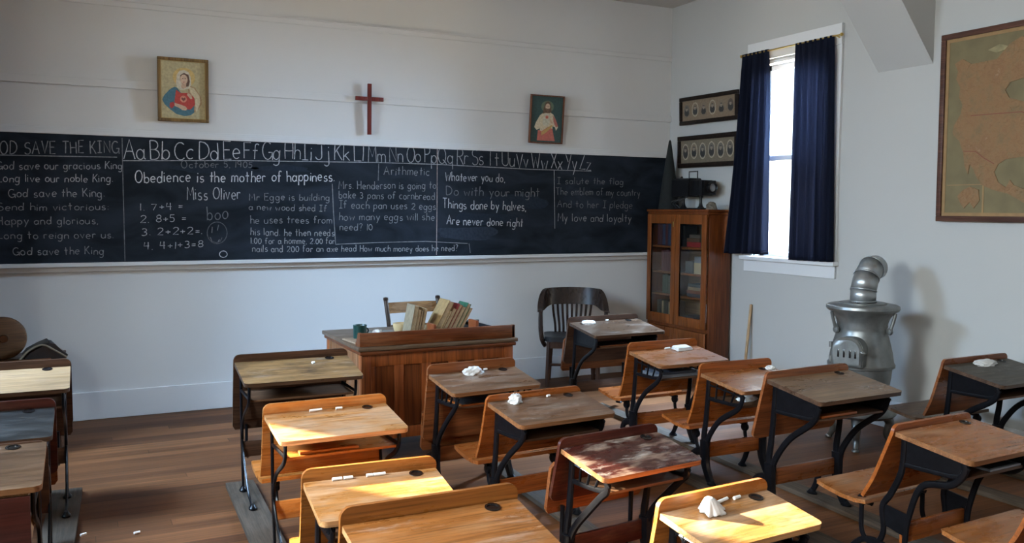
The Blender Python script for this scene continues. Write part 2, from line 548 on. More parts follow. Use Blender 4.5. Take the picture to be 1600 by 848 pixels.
pierced_wall('wall_right', 0.0, T_W, WIN_R, WIN_W, WIN_Z0)
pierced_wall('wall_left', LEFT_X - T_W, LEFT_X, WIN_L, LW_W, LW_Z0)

# unseen block added on the left wall to shade the back wall's left end
struct('wall_left_shade_block', MB().bb((LEFT_X, -1.15, 0), (-5.72, -0.88, CEIL)), WALLD)
# sloping boxed brace under the ceiling on the right wall
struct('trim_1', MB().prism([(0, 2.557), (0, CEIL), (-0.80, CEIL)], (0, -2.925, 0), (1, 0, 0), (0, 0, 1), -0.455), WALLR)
# picture rails on the back wall, frame and chalk ledge of the blackboard
struct('trim_2', MB().bb((LEFT_X, -0.010, 2.990), (0, 0, 3.028)).bb((LEFT_X, -0.020, 3.028), (0, 0, 3.040)), WALL)
struct('trim_3', MB().bb((LEFT_X, -0.018, 2.410), (0, 0, 2.465), 0.002), WALL)
struct('trim_4', MB().bb((LEFT_X, -0.034, 2.062), (0, 0, 2.086), 0.002).bb((LEFT_X, -0.026, 2.086), (0, 0, 2.102), 0.002).bb((LEFT_X, -0.018, 2.102), (0, 0, 2.117), 0.002), TRIM)
struct('trim_5', MB().bb((LEFT_X, -0.070, 1.122), (0, 0, 1.150), 0.004).bb((LEFT_X, -0.030, 1.085), (0, 0, 1.122), 0.003), TRIM)
struct('baseboard_back', MB().bb((LEFT_X, -0.022, 0), (0, 0, 0.205), 0.004), TRIM)
struct('baseboard_right', MB().bb((-0.022, FRONT_Y, 0), (0, -0.022, 0.205), 0.004), TRIM)
struct('baseboard_left', MB().bb((LEFT_X, FRONT_Y, 0), (LEFT_X + 0.022, -0.022, 0.205), 0.004), TRIM)
struct('baseboard_front', MB().bb((LEFT_X + 0.022, FRONT_Y, 0), (-0.022, FRONT_Y + 0.022, 0.205), 0.004), TRIM)

WIN_W_R, WIN_Z0_R = WIN_W, WIN_Z0
def make_window(n, right, y):
    WIN_W, WIN_Z0 = (WIN_W_R, WIN_Z0_R) if right else (LW_W, LW_Z0)
    s = 1 if right else -1
    X = 0.0 if right else LEFT_X
    root = empty('window_%d' % n, (X, y, WIN_Z0))
    root['kind'] = 'structure'
    def bx(mb, x0, x1, y0, y1, z0, z1, b=0.002):     # x measured from the wall face, negative = into the room
        return mb.bb((min(s * x0, s * x1), y0, z0 - WIN_Z0), (max(s * x0, s * x1), y1, z1 - WIN_Z0), b)
    h = WIN_W / 2
    f = MB()
    bx(f, -0.022, 0, -h - 0.105, -h, WIN_Z0 - 0.03, 2.815)
    bx(f, -0.022, 0, h, h + 0.105, WIN_Z0 - 0.03, 2.815)
    bx(f, -0.030, 0, -h - 0.108, h + 0.105, 2.815, 2.97)
    struct('window_casing', f, TRIM, root)
    a = MB()
    bx(a, -0.020, 0, -h - 0.10, h + 0.10, WIN_Z0 - 0.132, WIN_Z0 - 0.035)
    struct('apron', a, TRIM, root)
    sl = MB()
    bx(sl, -0.060, 0.09, -h - 0.12, h + 0.12, WIN_Z0 - 0.035, WIN_Z0 + 0.001, 0.005)
    struct('window_sill', sl, TRIM, root)
    j = MB()
    bx(j, 0, T_W, -h, -h + 0.02, WIN_Z0, WIN_Z1); bx(j, 0, T_W, h - 0.02, h, WIN_Z0, WIN_Z1); bx(j, 0, T_W, -h, h, WIN_Z1 - 0.02, WIN_Z1)
    struct('window_jamb', j, TRIM, root)
    for (z0, z1, dx) in (((WIN_Z0, 2.02, 0.055), (1.99, WIN_Z1 - 0.02, 0.09)) if right else ((WIN_Z0, WIN_Z1 - 0.02, 0.055),)):
        q = MB(); e = h - 0.02
        bx(q, dx, dx + 0.034, -e, -e + 0.045, z0, z1); bx(q, dx, dx + 0.034, e - 0.045, e, z0, z1)
        bx(q, dx, dx + 0.034, -e, e, z0, z0 + 0.045); bx(q, dx, dx + 0.034, -e, e, z1 - 0.045, z1)
        sh = struct('sash', q, TRIM, root)
        g = MB(); bx(g, dx + 0.015, dx + 0.018, -e + 0.04, e - 0.04, z0 + 0.04, z1 - 0.04, 0)
        g.build('pane', GLASS, sh, False)
    return root
for k, y in enumerate(WIN_R): make_window(k + 1, True, y)
for k, y in enumerate(WIN_L): make_window(k + 4, False, y)

# ------------------------------------------------------------------ blackboard with its chalk writing
BOARD_FACE = -0.020
board = MB().bb((LEFT_X + 0.02, BOARD_FACE, 1.150), (-0.012, -0.001, 2.063)).build('chalkboard', SLATE, None, False)
tag(board, 'long black slate chalkboard covered in chalk writing along the back wall', 'chalkboard')

G = {}   # single-stroke alphabet: width, strokes (points, or arcs @cx,cy,rx,ry,from,to)
def glyphs(src):
    for line in src.strip().splitlines():
        ch, w, rest = line.split(' ', 2)
        strokes = []
        for s in rest.split(';'):
            pts = []
            for tk in s.split():
                if tk[0] == '@':
                    cx, cy, rx, ry, a0, a1 = map(float, tk[1:].split(','))
                    n = max(4, int(abs(a1 - a0) / 24))
                    pts += [(cx + rx * math.cos(R(a0 + (a1 - a0) * i / n)), cy + ry * math.sin(R(a0 + (a1 - a0) * i / n))) for i in range(n + 1)]
                else:
                    pts.append(tuple(map(float, tk.split(','))))
            strokes.append(pts)
        G[ch] = (float(w), strokes)
glyphs('''
A .62 0,0 .31,1 .62,0;.12,.38 .5,.38
B .5 0,0 0,1;0,1 @.2,.76,.24,.24,90,-90 0,.52;0,.52 @.22,.26,.28,.26,90,-90 0,0
C .56 @.34,.5,.34,.5,50,310
D .58 0,0 0,1;0,1 @.1,.5,.48,.5,90,-90 0,0
E .46 .46,1 0,1 0,0 .46,0;0,.52 .36,.52
F .46 .46,1 0,1 0,0;0,.52 .36,.52
G .6 @.34,.5,.34,.5,50,345 .67,.4 .4,.4;.64,.42 .66,-.04
H .52 0,0 0,1;.52,0 .52,1;0,.5 .52,.5
I .4 0,1 .4,1;.2,1 .2,0;0,0 .4,0
J .5 .1,1 .6,1;.38,1 .38,.22 @.18,.22,.2,.22,0,-170
K .5 0,0 0,1;.46,1 0,.42;.14,.55 .5,0
L .44 0,1 0,0 .46,0
M .66 0,0 .06,1 .33,.35 .6,1 .66,0
N .54 0,0 0,1 .54,0 .54,1
O .64 @.32,.5,.32,.5,90,450
P .46 0,0 0,1;0,1 @.2,.74,.26,.26,90,-90 0,.48
Q .64 @.32,.5,.32,.5,90,450;.4,.25 .7,-.04
R .5 0,0 0,1;0,1 @.2,.76,.26,.24,90,-90 0,.52;.16,.52 .52,0
S .5 @.28,.76,.24,.24,40,250 @.26,.26,.26,.27,80,-150
T .56 0,1 .56,1;.28,1 .28,0
U .54 0,1 0,.26 @.27,.26,.27,.26,180,360 .54,1
V .54 0,1 .27,0 .54,1
W .78 0,1 .2,0 .39,.7 .58,0 .78,1
X .52 0,1 .52,0;.52,1 0,0
Y .5 0,1 .26,.5;.52,1 .22,0
Z .54 0,1 .52,1 0,0 .56,0
a .46 @.21,.26,.21,.27,60,420;.43,.54 .42,.08 .5,0
b .42 0,1 0,0;@.21,.26,.21,.26,170,-170
c .4 @.23,.26,.23,.27,50,310
d .46 @.21,.26,.21,.27,60,420;.44,1 .43,0
e .42 .02,.27 .42,.3 @.21,.27,.21,.27,5,315
f .36 .4,.9 @.27,.84,.12,.12,40,180 .14,0;0,.54 .32,.54
g .46 @.21,.26,.21,.27,60,420;.44,.54 .42,-.2 @.22,-.2,.2,.17,0,-150
h .4 0,1 0,0;0,.3 @.2,.34,.2,.2,180,0 .4,0
i .06 .02,.53 .02,0;.02,.72 .03,.77
j .2 .2,.53 .2,-.22 @.04,-.22,.16,.16,0,-150;.2,.72 .21,.77
k .4 0,1 0,0;.34,.54 0,.22;.1,.3 .4,0
l .06 .02,1 .02,0
m .62 0,.54 0,0;0,.34 @.15,.37,.15,.17,180,0 .3,0;.3,.34 @.46,.37,.16,.17,180,0 .62,0
n .4 0,.54 0,0;0,.32 @.2,.34,.2,.2,180,0 .4,0
o .44 @.22,.27,.22,.27,90,450
p .42 0,.54 0,-.4;@.21,.27,.21,.27,170,-170
q .46 @.21,.27,.21,.27,60,420;.43,.54 .42,-.4
r .3 0,.54 0,0;0,.3 @.17,.36,.17,.17,170,40
s .36 @.2,.4,.16,.14,40,250 @.18,.14,.18,.14,80,-150
t .34 .16,.92 .16,0;0,.56 .34,.56
u .42 0,.54 0,.2 @.2,.2,.2,.2,180,360;.42,.54 .42,0
v .4 0,.54 .2,0 .4,.54
w .58 0,.54 .15,0 .29,.4 .43,0 .58,.54
x .4 0,.54 .4,0;.4,.54 0,0
y .42 0,.54 .22,.04;.42,.54 .12,-.38
z .42 0,.54 .4,.54 0,0 .44,0
0 .46 @.23,.4,.23,.4,90,450
1 .08 .04,.85 .04,0
2 .46 @.22,.62,.22,.22,160,-30 0,0 .46,0
3 .42 @.18,.64,.2,.2,140,-90 @.18,.22,.23,.22,90,-140
4 .48 .12,.85 .04,.4 .48,.4;.4,.85 .38,0
5 .42 .42,.82 .08,.82 .05,.48 @.19,.26,.22,.26,120,-140
6 .42 .32,.85 @.21,.24,.21,.24,150,510
7 .46 0,.82 .46,.82 .14,0
8 .42 @.21,.62,.18,.2,-90,270 @.21,.21,.21,.21,90,450
9 .4 @.2,.6,.2,.22,0,360 .4,.6 .36,0
. .06 .02,.0 .04,.05
, .1 .06,.05 .02,-.12
: .06 .02,.05 .03,.1;.02,.42 .03,.47
? .36 @.18,.8,.18,.18,160,-70 .18,.3;.18,.0 .19,.06
+ .4 0,.36 .4,.36;.2,.58 .2,.14
= .34 0,.44 .34,.44;0,.24 .34,.24
''')

def ribbon(mb, pts, w, rng):
    """flat chalk stroke standing half a millimetre off the slate"""
    y = BOARD_FACE - 0.0007
    k = len(pts)
    L_, R_ = [], []
    for i in range(k):
        a = pts[max(i - 1, 0)]; b = pts[min(i + 1, k - 1)]
        tx, tz = b[0] - a[0], b[1] - a[1]
        d = math.hypot(tx, tz) or 1e-6
        hw = w / 2 * rng.uniform(0.8, 1.2)
        nx, nz = -tz / d * hw, tx / d * hw
        L_.append(mb.bm.verts.new((pts[i][0] + nx, y, pts[i][1] + nz)))
        R_.append(mb.bm.verts.new((pts[i][0] - nx, y, pts[i][1] - nz)))
    for i in range(k - 1):
        mb.bm.faces.new((L_[i], L_[i + 1], R_[i + 1], R_[i]))

def chalk_line(text, x0, z0, x1, z1, h, level):
    rng = random.Random(hash_text(text))
    gap, space = 0.20, 0.42
    if text.startswith('Aa') or text[1:2].islower() and text[2:3] == ' ' and text[0].isupper() and text[0].lower() == text[1]:
        gap, space = 0.12, 0.22
    adv, items = 0.0, []
    for ch in text:
        if ch == ' ':
            adv += space; continue
        w, st = G[ch]
        items.append((adv, st)); adv += w + gap
    adv -= gap
    sx = (x1 - x0) / adv
    mb = MB()
    for a, st in items:
        jx, jz, js = rng.uniform(-.03, .03), rng.uniform(-.05, .05), rng.uniform(.93, 1.08)
        sl = rng.uniform(-0.04, 0.08)
        for s in st:
            pts = []
            for px, pz in s:
                u = a + jx + px + pz * sl
                x = x0 + u * sx
                t = (x - x0) / (x1 - x0)
                pts.append((x, z0 + (z1 - z0) * t + (jz + pz * js) * h))
            if len(pts) == 2:
                p, q = pts
                pts = [p, (p[0] * .5 + q[0] * .5 + rng.uniform(-.02, .02) * h, p[1] * .5 + q[1] * .5 + rng.uniform(-.02, .02) * h), q]
            ribbon(mb, pts, 0.0052 if h < 0.07 else 0.0068, rng)
    return mb.build('chalk_writing', chalk(min(0.9, level * 0.8 + 0.17)), board, False)

def hash_text(t):
    v = 7
    for ch in t: v = (v * 131 + ord(ch)) % 1000003
    return v
CHALK_TEXT = [
    ('GOD SAVE THE KING', -5.725, 1.909, -4.924, 1.941, 0.085, 0.45),
    ('God save our gracious King', -5.697, 1.803, -4.905, 1.827, 0.054, 0.55),
    ('Long live our noble King.', -5.692, 1.716, -4.969, 1.733, 0.056, 0.6),
    ('God save the King.', -5.628, 1.613, -5.026, 1.625, 0.059, 0.5),
    ('Send him victorious:', -5.698, 1.52, -5.003, 1.529, 0.052, 0.4),
    ('Happy and glorious,', -5.701, 1.425, -5.073, 1.427, 0.052, 0.4),
    ('Long to reign over us.', -5.704, 1.326, -4.974, 1.324, 0.052, 0.4),
    ('God save the King', -5.614, 1.211, -5.04, 1.209, 0.055, 0.42),
    ('Aa Bb Cc Dd Ee', -4.893, 1.896, -4.069, 1.924, 0.133, 0.75),
    ('Ff Gg Hh', -4.043, 1.926, -3.61, 1.939, 0.129, 0.7),
    ('Ii Jj Kk Ll', -3.594, 1.937, -3.088, 1.938, 0.128, 0.65),
    ('Mm Nn Oo Pp', -3.048, 1.936, -2.45, 1.944, 0.127, 0.5),
    ('Qq Rr Ss Tt Uu', -2.433, 1.939, -1.705, 1.932, 0.127, 0.55),
    ('Vv Ww Xx Yy Zz', -1.686, 1.924, -0.912, 1.927, 0.133, 0.7),
    ('October 5, 1905', -4.495, 1.847, -3.981, 1.864, 0.053, 0.35),
    ('Obedience is the mother of happiness.', -4.819, 1.731, -3.335, 1.772, 0.083, 0.85),
    ('Miss Oliver', -4.46, 1.61, -4.073, 1.618, 0.092, 0.6),
    ('1. 7+4 =', -4.786, 1.525, -4.497, 1.536, 0.057, 0.65),
    ('2. 8+5 =', -4.788, 1.436, -4.475, 1.45, 0.059, 0.6),
    ('3. 2+2+2=.', -4.78, 1.342, -4.357, 1.353, 0.060, 0.6),
    ('4. 4+1+3=8', -4.77, 1.237, -4.356, 1.251, 0.062, 0.65),
    ('boo', -4.316, 1.455, -4.168, 1.47, 0.098, 0.3),
    ('Mr Egge is building', -4.004, 1.611, -3.377, 1.616, 0.053, 0.42),
    ('a new wood shed If', -4.007, 1.537, -3.402, 1.528, 0.050, 0.42),
    ('he uses trees from', -3.998, 1.431, -3.358, 1.433, 0.058, 0.45),
    ('his land. he then needs', -3.998, 1.339, -3.34, 1.329, 0.056, 0.5),
    ('1.00 for a homme, 2.00 for', -3.998, 1.274, -3.336, 1.264, 0.051, 0.5),
    ('nails and 200 for an axe head How much money does he need?', -3.986, 1.209, -2.253, 1.191, 0.053, 0.55),
    ('Arithmetic', -2.916, 1.832, -2.514, 1.839, 0.069, 0.4),
    ('Mrs. Henderson is going to', -3.298, 1.71, -2.456, 1.725, 0.061, 0.4),
    ('bake 3 pans of cornbread.', -3.299, 1.635, -2.45, 1.634, 0.061, 0.4),
    ('If each pan uses 2 eggs', -3.297, 1.554, -2.456, 1.549, 0.061, 0.38),
    ('how many eggs will she', -3.297, 1.456, -2.469, 1.457, 0.061, 0.42),
    ('need? 10', -3.292, 1.374, -3.017, 1.374, 0.058, 0.4),
    ('Whatever you do,', -2.368, 1.796, -1.8, 1.797, 0.073, 0.7),
    ('Do with your might', -2.359, 1.671, -1.451, 1.671, 0.079, 0.3),
    ('Things done by halves,', -2.391, 1.561, -1.586, 1.544, 0.079, 0.75),
    ('Are never done right', -2.355, 1.421, -1.618, 1.4, 0.073, 0.75),
    ('I salute the flag', -1.266, 1.79, -0.548, 1.798, 0.059, 0.35),
    ('The emblem of my country', -1.278, 1.691, -0.355, 1.692, 0.066, 0.28),
    ('And to her I pledge', -1.263, 1.576, -0.441, 1.571, 0.066, 0.3),
    ('My love and loyalty', -1.255, 1.452, -0.453, 1.443, 0.071, 0.38),
]
CHALK_RULES = [
    ([(-5.672, 1.902),(-4.935, 1.911)], 0.5),
    ([(-4.902, 1.887),(-4.095, 1.913),(-2.971, 1.932),(-2.45, 1.932),(-1.538, 1.914),(-0.905, 1.914)], 0.55),
    ([(-4.899, 2.051),(-4.9, 1.66),(-4.899, 1.155)], 0.4),
    ([(-3.352, 1.75),(-3.344, 1.528),(-3.328, 1.261),(-2.974, 1.272),(-2.549, 1.277),(-2.156, 1.255)], 0.45),
    ([(-2.144, 1.256),(-2.132, 1.172)], 0.4),
    ([(-2.961, 1.923),(-2.966, 1.784)], 0.4),
    ([(-1.301, 1.917),(-1.288, 1.382)], 0.6),
    ([(-2.442, 2.076),(-2.444, 1.588),(-2.449, 1.161)], 0.8),
    ([(-4.175, 1.359),(-4.178, 1.337),(-4.186, 1.317),(-4.198, 1.3),(-4.213, 1.287),(-4.231, 1.279),(-4.25, 1.276),(-4.269, 1.279),(-4.286, 1.288),(-4.301, 1.301),(-4.312, 1.318),(-4.319, 1.338),(-4.321, 1.36),(-4.318, 1.381),(-4.31, 1.401),(-4.299, 1.418),(-4.284, 1.431),(-4.266, 1.44),(-4.247, 1.442),(-4.228, 1.44),(-4.211, 1.431),(-4.196, 1.418),(-4.185, 1.401),(-4.178, 1.381),(-4.175, 1.359)], 0.35),
    ([(-4.283, 1.406),(-4.287, 1.358)], 0.4),
    ([(-4.236, 1.421),(-4.247, 1.377)], 0.4),
    ([(-4.302, 1.328),(-4.284, 1.294),(-4.256, 1.284),(-4.227, 1.294),(-4.213, 1.323)], 0.35),
    ([(-4.177, 1.195),(-4.179, 1.185),(-4.186, 1.177),(-4.195, 1.172),(-4.206, 1.17),(-4.217, 1.173),(-4.226, 1.178),(-4.232, 1.186),(-4.234, 1.196),(-4.231, 1.205),(-4.225, 1.213),(-4.216, 1.218),(-4.205, 1.22),(-4.194, 1.218),(-4.185, 1.212),(-4.179, 1.204),(-4.177, 1.195)], 0.8),
    ([(-4.297, 1.324),(-4.288, 1.289)], 0.5),
    ([(-4.242, 1.289),(-4.232, 1.308)], 0.5),
]
CHALKPINK = chalk_mat('pinkish chalk dust', .7, (0.62, 0.50, 0.46))
SMEAR = {.05: chalk_mat('chalk smear', .17, (0.40, 0.48, 0.62)), .03: chalk_mat('faint chalk smear', .11, (0.40, 0.48, 0.62))}

for row in CHALK_TEXT: chalk_line(*row)
rng_ = random.Random(5)
for pts, lv in CHALK_RULES:
    mb = MB()
    P2 = []
    for i in range(len(pts) - 1):
        for t in range(8):
            P2.append((pts[i][0] + (pts[i + 1][0] - pts[i][0]) * t / 8, pts[i][1] + (pts[i + 1][1] - pts[i][1]) * t / 8))
    P2.append(pts[-1])
    ribbon(mb, P2, 0.006, rng_)
    mb.build('chalk_line', CHALKPINK if lv == .8 and len(pts) == 3 else chalk(lv), board, False)
# rubbed-out smears of chalk dust
for (cx, cz, rx, rz, lv) in ((-2.15, 1.345, 0.28, 0.055, .05), (-1.98, 1.47, 0.30, 0.05, .03), (-1.70, 1.62, 0.34, 0.06, .03), (-4.25, 1.84, 0.30, 0.03, .03), (-3.75, 1.86, 0.22, 0.02, .03)):
    pts = []
    for i in range(26):
        a = 2 * PI * i / 26
        rr = 1 + 0.12 * math.sin(3 * a + cx * 9) + 0.08 * math.sin(5 * a + cz * 20)
        pts.append((cx + rx * rr * abs(math.cos(a)) ** .6 * (1 if math.cos(a) > 0 else -1), BOARD_FACE - 0.0004, cz + rz * rr * abs(math.sin(a)) ** .7 * (1 if math.sin(a) > 0 else -1)))
    MB().flat(pts).build('chalk_smear', SMEAR[lv], board, False)

# ------------------------------------------------------------------ things on the back wall
def framed(name, label, x0, x1, z0, z1, fw_, mat_frame, paint, depth=0.03, tilt=0.05, slit=None):
    """frame leaning out at its top; paint(mb-adder) lays the picture on local axes u (right) 0..1, v (up) 0..1"""
    root = empty(name, ((x0 + x1) / 2, -0.022, z0), 0, label, 'picture', rot=(tilt, 0, 0))
    w, h = x1 - x0, z1 - z0
    f = MB()
    f.bb((-w / 2, -depth, 0), (w / 2, 0, fw_), 0.004).bb((-w / 2, -depth, h - fw_), (w / 2, 0, h), 0.004)
    f.bb((-w / 2, -depth, fw_), (-w / 2 + fw_, 0, h - fw_), 0.004).bb((w / 2 - fw_, -depth, fw_), (w / 2, 0, h - fw_), 0.004)
    f.build('picture_frame', mat_frame, root)
    if slit:
        g = MB(); e = fw_ - 0.002; t = 0.006
        g.bb((-w / 2 + e, -depth * .8, e), (w / 2 - e, -0.002, e + t)).bb((-w / 2 + e, -depth * .8, h - e - t), (w / 2 - e, -0.002, h - e))
        g.bb((-w / 2 + e, -depth * .8, e), (-w / 2 + e + t, -0.002, h - e)).bb((w / 2 - e - t, -depth * .8, e), (w / 2 - e, -0.002, h - e))
        g.build('frame_lip', slit, root, False)
    iw, ih = w - 2 * fw_, h - 2 * fw_
    base = -depth * 0.45
    layers = [0]
    pic = MB().bb((-iw / 2 - .002, base, fw_ - .002), (iw / 2 + .002, base + .006, h - fw_ + .002)).build('print', paint['ground'], root, False)
    for k, (mat, pts) in enumerate(paint['shapes']):
        y = base - 0.0004 * (k + 1)
        MB().flat([(-iw / 2 + u * iw, y, fw_ + v * ih) for u, v in pts]).build('printed_shape', mat, pic, False)
    return root

INK = {}
def ink(name, col, rough=0.55):
    if name not in INK: INK[name] = plain('print ' + name, col, rough, 0, 0.18, 60)
    return INK[name]
GILT = wood('gilt frame', (0.10, 0.055, 0.018), (0.24, 0.14, 0.045), 0.45, None, 0, 2)
GILTLIP = plain('gold lip', (0.38, 0.26, 0.10), 0.4, 0.5)
DARKFRAME = wood('dark frame', (0.006, 0.004, 0.003), (0.018, 0.010, 0.007), 0.45, spec=0.25)
REDFRAME = wood('reddish frame', (0.09, 0.03, 0.015), (0.16, 0.06, 0.03), 0.4, None, 0, 2)

mary = [
    (ink('glow', (0.52, 0.36, 0.13)), ell(.52, .72, .25, .17)),
    (ink('brown cloak', (0.33, 0.22, 0.12)), [(.60, .60), (.76, .56), (.90, .40), (.92, .28), (.84, .18), (.70, .10), (.62, .2)]),
    (ink('teal mantle', (0.045, 0.13, 0.17)), [(.30, .55), (.20, .50), (.08, .40), (.03, .32), (.08, .24), (.2, .16), (.34, .08), (.52, .05), (.66, .07), (.74, .12), (.74, .3), (.5, .4), (.36, .54)]),
    (ink('red gown', (0.42, 0.045, 0.035)), [(.34, .50), (.44, .45), (.62, .46), (.74, .38), (.76, .26), (.66, .17), (.5, .17), (.34, .22), (.30, .30)]),
    (ink('red sleeve', (0.33, 0.03, 0.03)), [(.20, .27), (.28, .29), (.31, .23), (.24, .17), (.19, .20)]),
    (ink('pale shawl', (0.52, 0.44, 0.28)), [(.62, .57), (.74, .54), (.86, .42), (.88, .30), (.80, .14), (.77, .16), (.76, .36), (.66, .46)]),
    (ink('veil', (0.52, 0.47, 0.36)), [(.34, .62), (.36, .76), (.42, .83), (.52, .85), (.62, .82), (.67, .73), (.68, .60), (.62, .53), (.44, .50), (.36, .54)]),
    (ink('brown hair', (0.10, 0.05, 0.03)), [(.44, .76), (.52, .80), (.62, .77), (.65, .66), (.62, .57), (.56, .56), (.58, .68), (.48, .74), (.42, .68)]),
    (ink('face', (0.55, 0.38, 0.26)), ell(.515, .685, .085, .085)),
    (ink('neck', (0.46, 0.30, 0.20)), [(.47, .62), (.56, .62), (.57, .55), (.50, .52), (.45, .55)]),
    (ink('brow', (0.12, 0.06, 0.04)), ell(.49, .70, .018, .008, 8)), (ink('brow', (0.12, 0.06, 0.04)), ell(.548, .702, .018, .008, 8)),
    (ink('mouth', (0.35, 0.09, 0.07)), ell(.515, .637, .02, .008, 8)),
    (ink('hand', (0.48, 0.33, 0.22)), [(.30, .27), (.42, .25), (.54, .22), (.58, .19), (.56, .15), (.48, .15), (.40, .19), (.30, .22)]),
    (ink('hand', (0.48, 0.33, 0.22)), [(.60, .46), (.68, .42), (.70, .36), (.66, .35), (.58, .42)]),
    (ink('light red', (0.55, 0.22, 0.14)), ell(.50, .345, .075, .06, 14)),
    (ink('heart', (0.16, 0.05, 0.04)), [(.50, .305), (.55, .345), (.535, .375), (.50, .36), (.465, .375), (.45, .345)]),
]
framed('framed_picture', 'gilt framed print of a veiled woman in red gown and teal mantle', -4.655, -4.298, 2.187, 2.652, 0.022, GILT,
       dict(ground=ink('tan ground', (0.40, 0.34, 0.19)), shapes=mary), slit=GILTLIP)
jes = [
    (ink('halo', (0.10, 0.13, 0.08)), ell(.51, .78, .20, .13)),
    (ink('cream robe', (0.52, 0.44, 0.30)), [(.40, .66), (.28, .58), (.16, .42), (.12, .32), (.20, .26), (.30, .30), (.30, .06), (.72, .06), (.70, .36), (.78, .34), (.82, .26), (.88, .34), (.80, .50), (.70, .62), (.60, .66)]),
    (ink('rose mantle', (0.42, 0.11, 0.08)), [(.24, .26), (.36, .24), (.56, .34), (.70, .30), (.74, .18), (.80, .03), (.22, .03)]),
    (ink('gold mantle fold', (0.42, 0.26, 0.08)), [(.34, .22), (.50, .30), (.70, .40), (.68, .34), (.52, .22), (.36, .14)]),
    (ink('rose sleeve', (0.38, 0.12, 0.09)), [(.70, .60), (.80, .50), (.88, .36), (.80, .34), (.72, .46)]),
    (ink('dark hair', (0.10, 0.055, 0.03)), [(.40, .78), (.44, .87), (.52, .90), (.60, .86), (.63, .76), (.64, .66), (.58, .64), (.44, .64), (.36, .62), (.38, .70)]),
    (ink('face', (0.55, 0.38, 0.26)), ell(.515, .775, .075, .075)),
    (ink('beard', (0.14, 0.08, 0.045)), [(.45, .75), (.49, .735), (.54, .735), (.585, .75), (.56, .69), (.515, .665), (.475, .69)]),
    (ink('brow', (0.12, 0.06, 0.04)), ell(.487, .79, .018, .008, 8)), (ink('brow', (0.12, 0.06, 0.04)), ell(.543, .79, .018, .008, 8)),
    (ink('hand', (0.48, 0.33, 0.22)), [(.60, .52), (.68, .46), (.70, .40), (.64, .42), (.56, .50)]),
    (ink('pale gown', (0.46, 0.44, 0.34)), [(.44, .62), (.58, .62), (.60, .44), (.54, .36), (.40, .36), (.36, .44)]),
    (ink('light red', (0.50, 0.24, 0.10)), ell(.50, .55, .055, .04, 14)), (ink('heart red', (0.30, 0.03, 0.02)), ell(.50, .548, .026, .022, 10)),
]
framed('framed_picture', 'narrow dark green print of a bearded man in cream robe, tilted on wall', -1.575, -1.232, 2.150, 2.577, 0.012, REDFRAME,
       dict(ground=ink('deep green ground', (0.022, 0.055, 0.05)), shapes=jes), tilt=0.09)
CROSSM = wood('red stained wood', (0.09, 0.012, 0.010), (0.15, 0.022, 0.016), 0.4, None, 0, 2)
cr = empty('wooden_cross', (-3.045, -0.024, 2.156), 0, 'plain red stained wooden cross hanging above the chalkboard', 'cross', rot=(0.03, 0, 0))
MB().bb((-0.016, -0.022, 0), (0.016, 0, 0.41), 0.002).build('upright', CROSSM, cr)
MB().bb((-0.117, -0.0225, 0.272), (-0.016, -0.001, 0.304), 0.002).bb((0.016, -0.0225, 0.272), (0.117, -0.001, 0.304), 0.002).build('crossbar', CROSSM, cr)

# ------------------------------------------------------------------ things on the right wall
def oval_frame(label, y0, y1, z0, z1, roll_, fwid, ground, tone, name='portrait_frame'):
    """long frame on the right wall with six oval portraits; local u runs from the far end to the near end"""
    root = empty(name, (-0.024, (y0 + y1) / 2, (z0 + z1) / 2), 0, label, 'picture', rot=(roll_, -0.04, 0))
    w, h = abs(y1 - y0), z1 - z0
    D = 0.028
    f = MB()
    f.bb((-D, -w / 2, -h / 2), (0, w / 2, -h / 2 + fwid), 0.005).bb((-D, -w / 2, h / 2 - fwid), (0, w / 2, h / 2), 0.005)
    f.bb((-D, -w / 2, -h / 2 + fwid), (0, -w / 2 + fwid, h / 2 - fwid), 0.005).bb((-D, w / 2 - fwid, -h / 2 + fwid), (0, w / 2, h / 2 - fwid), 0.005)
    f.build('picture_frame', DARKFRAME, root)
    iw, ih = w - 2 * fwid, h - 2 * fwid
    card = MB().bb((-D * .5, -iw / 2 - .002, -ih / 2 - .002), (-D * .5 + .005, iw / 2 + .002, ih / 2 + .002)).build('mount', ground, root, False)
    rng = random.Random(int(z0 * 100))
    def lay(pts, mat, k, nm, par):
        MB().flat([(-D * .5 - 0.0005 * k, iw / 2 - u * iw, -ih / 2 + v * ih) for u, v in pts]).build(nm, mat, par, False)
    for i in range(6):
        cu, cv = 0.09 + i * 0.165, 0.50 + (0.03 if i % 2 else 0)
        rim_, bg = tone[i]
        MB().flat([(-D * .5 - 0.0006, iw / 2 - u * iw, -ih / 2 + v * ih) for u, v in ell(cu, cv, .066, .36, 24)]).build('oval_portrait', ink(*rim_), card, False)
        pr = card.children[-1]
        lay(ell(cu, cv, .052, .30, 24), ink(*bg), 2, 'portrait_ground', pr)
        lay([(cu + du, cv + dv) for du, dv in ell(0, -.10, .043, .19, 16, 0, 180)] + [(cu - .046, cv - .14), (cu - .026, cv - .25), (cu + .026, cv - .25), (cu + .046, cv - .14)], ink('portrait coat', (0.02, 0.02, 0.02)), 3, 'portrait_coat', pr)
        lay(ell(cu, cv + .075, .021, .095, 14), ink('portrait face', (0.20, 0.17, 0.13)), 4, 'portrait_face', pr)
        lay(ell(cu, cv + .125, .022, .06, 12, 0, 180), ink('portrait hair', (0.04, 0.035, 0.03)), 5, 'portrait_hair', pr)
    return root
pale, tan, grey_, brown = ('oval cream', (0.30, 0.26, 0.19)), ('oval tan', (0.16, 0.12, 0.08)), ('oval grey', (0.10, 0.09, 0.075)), ('oval brown', (0.075, 0.055, 0.04))
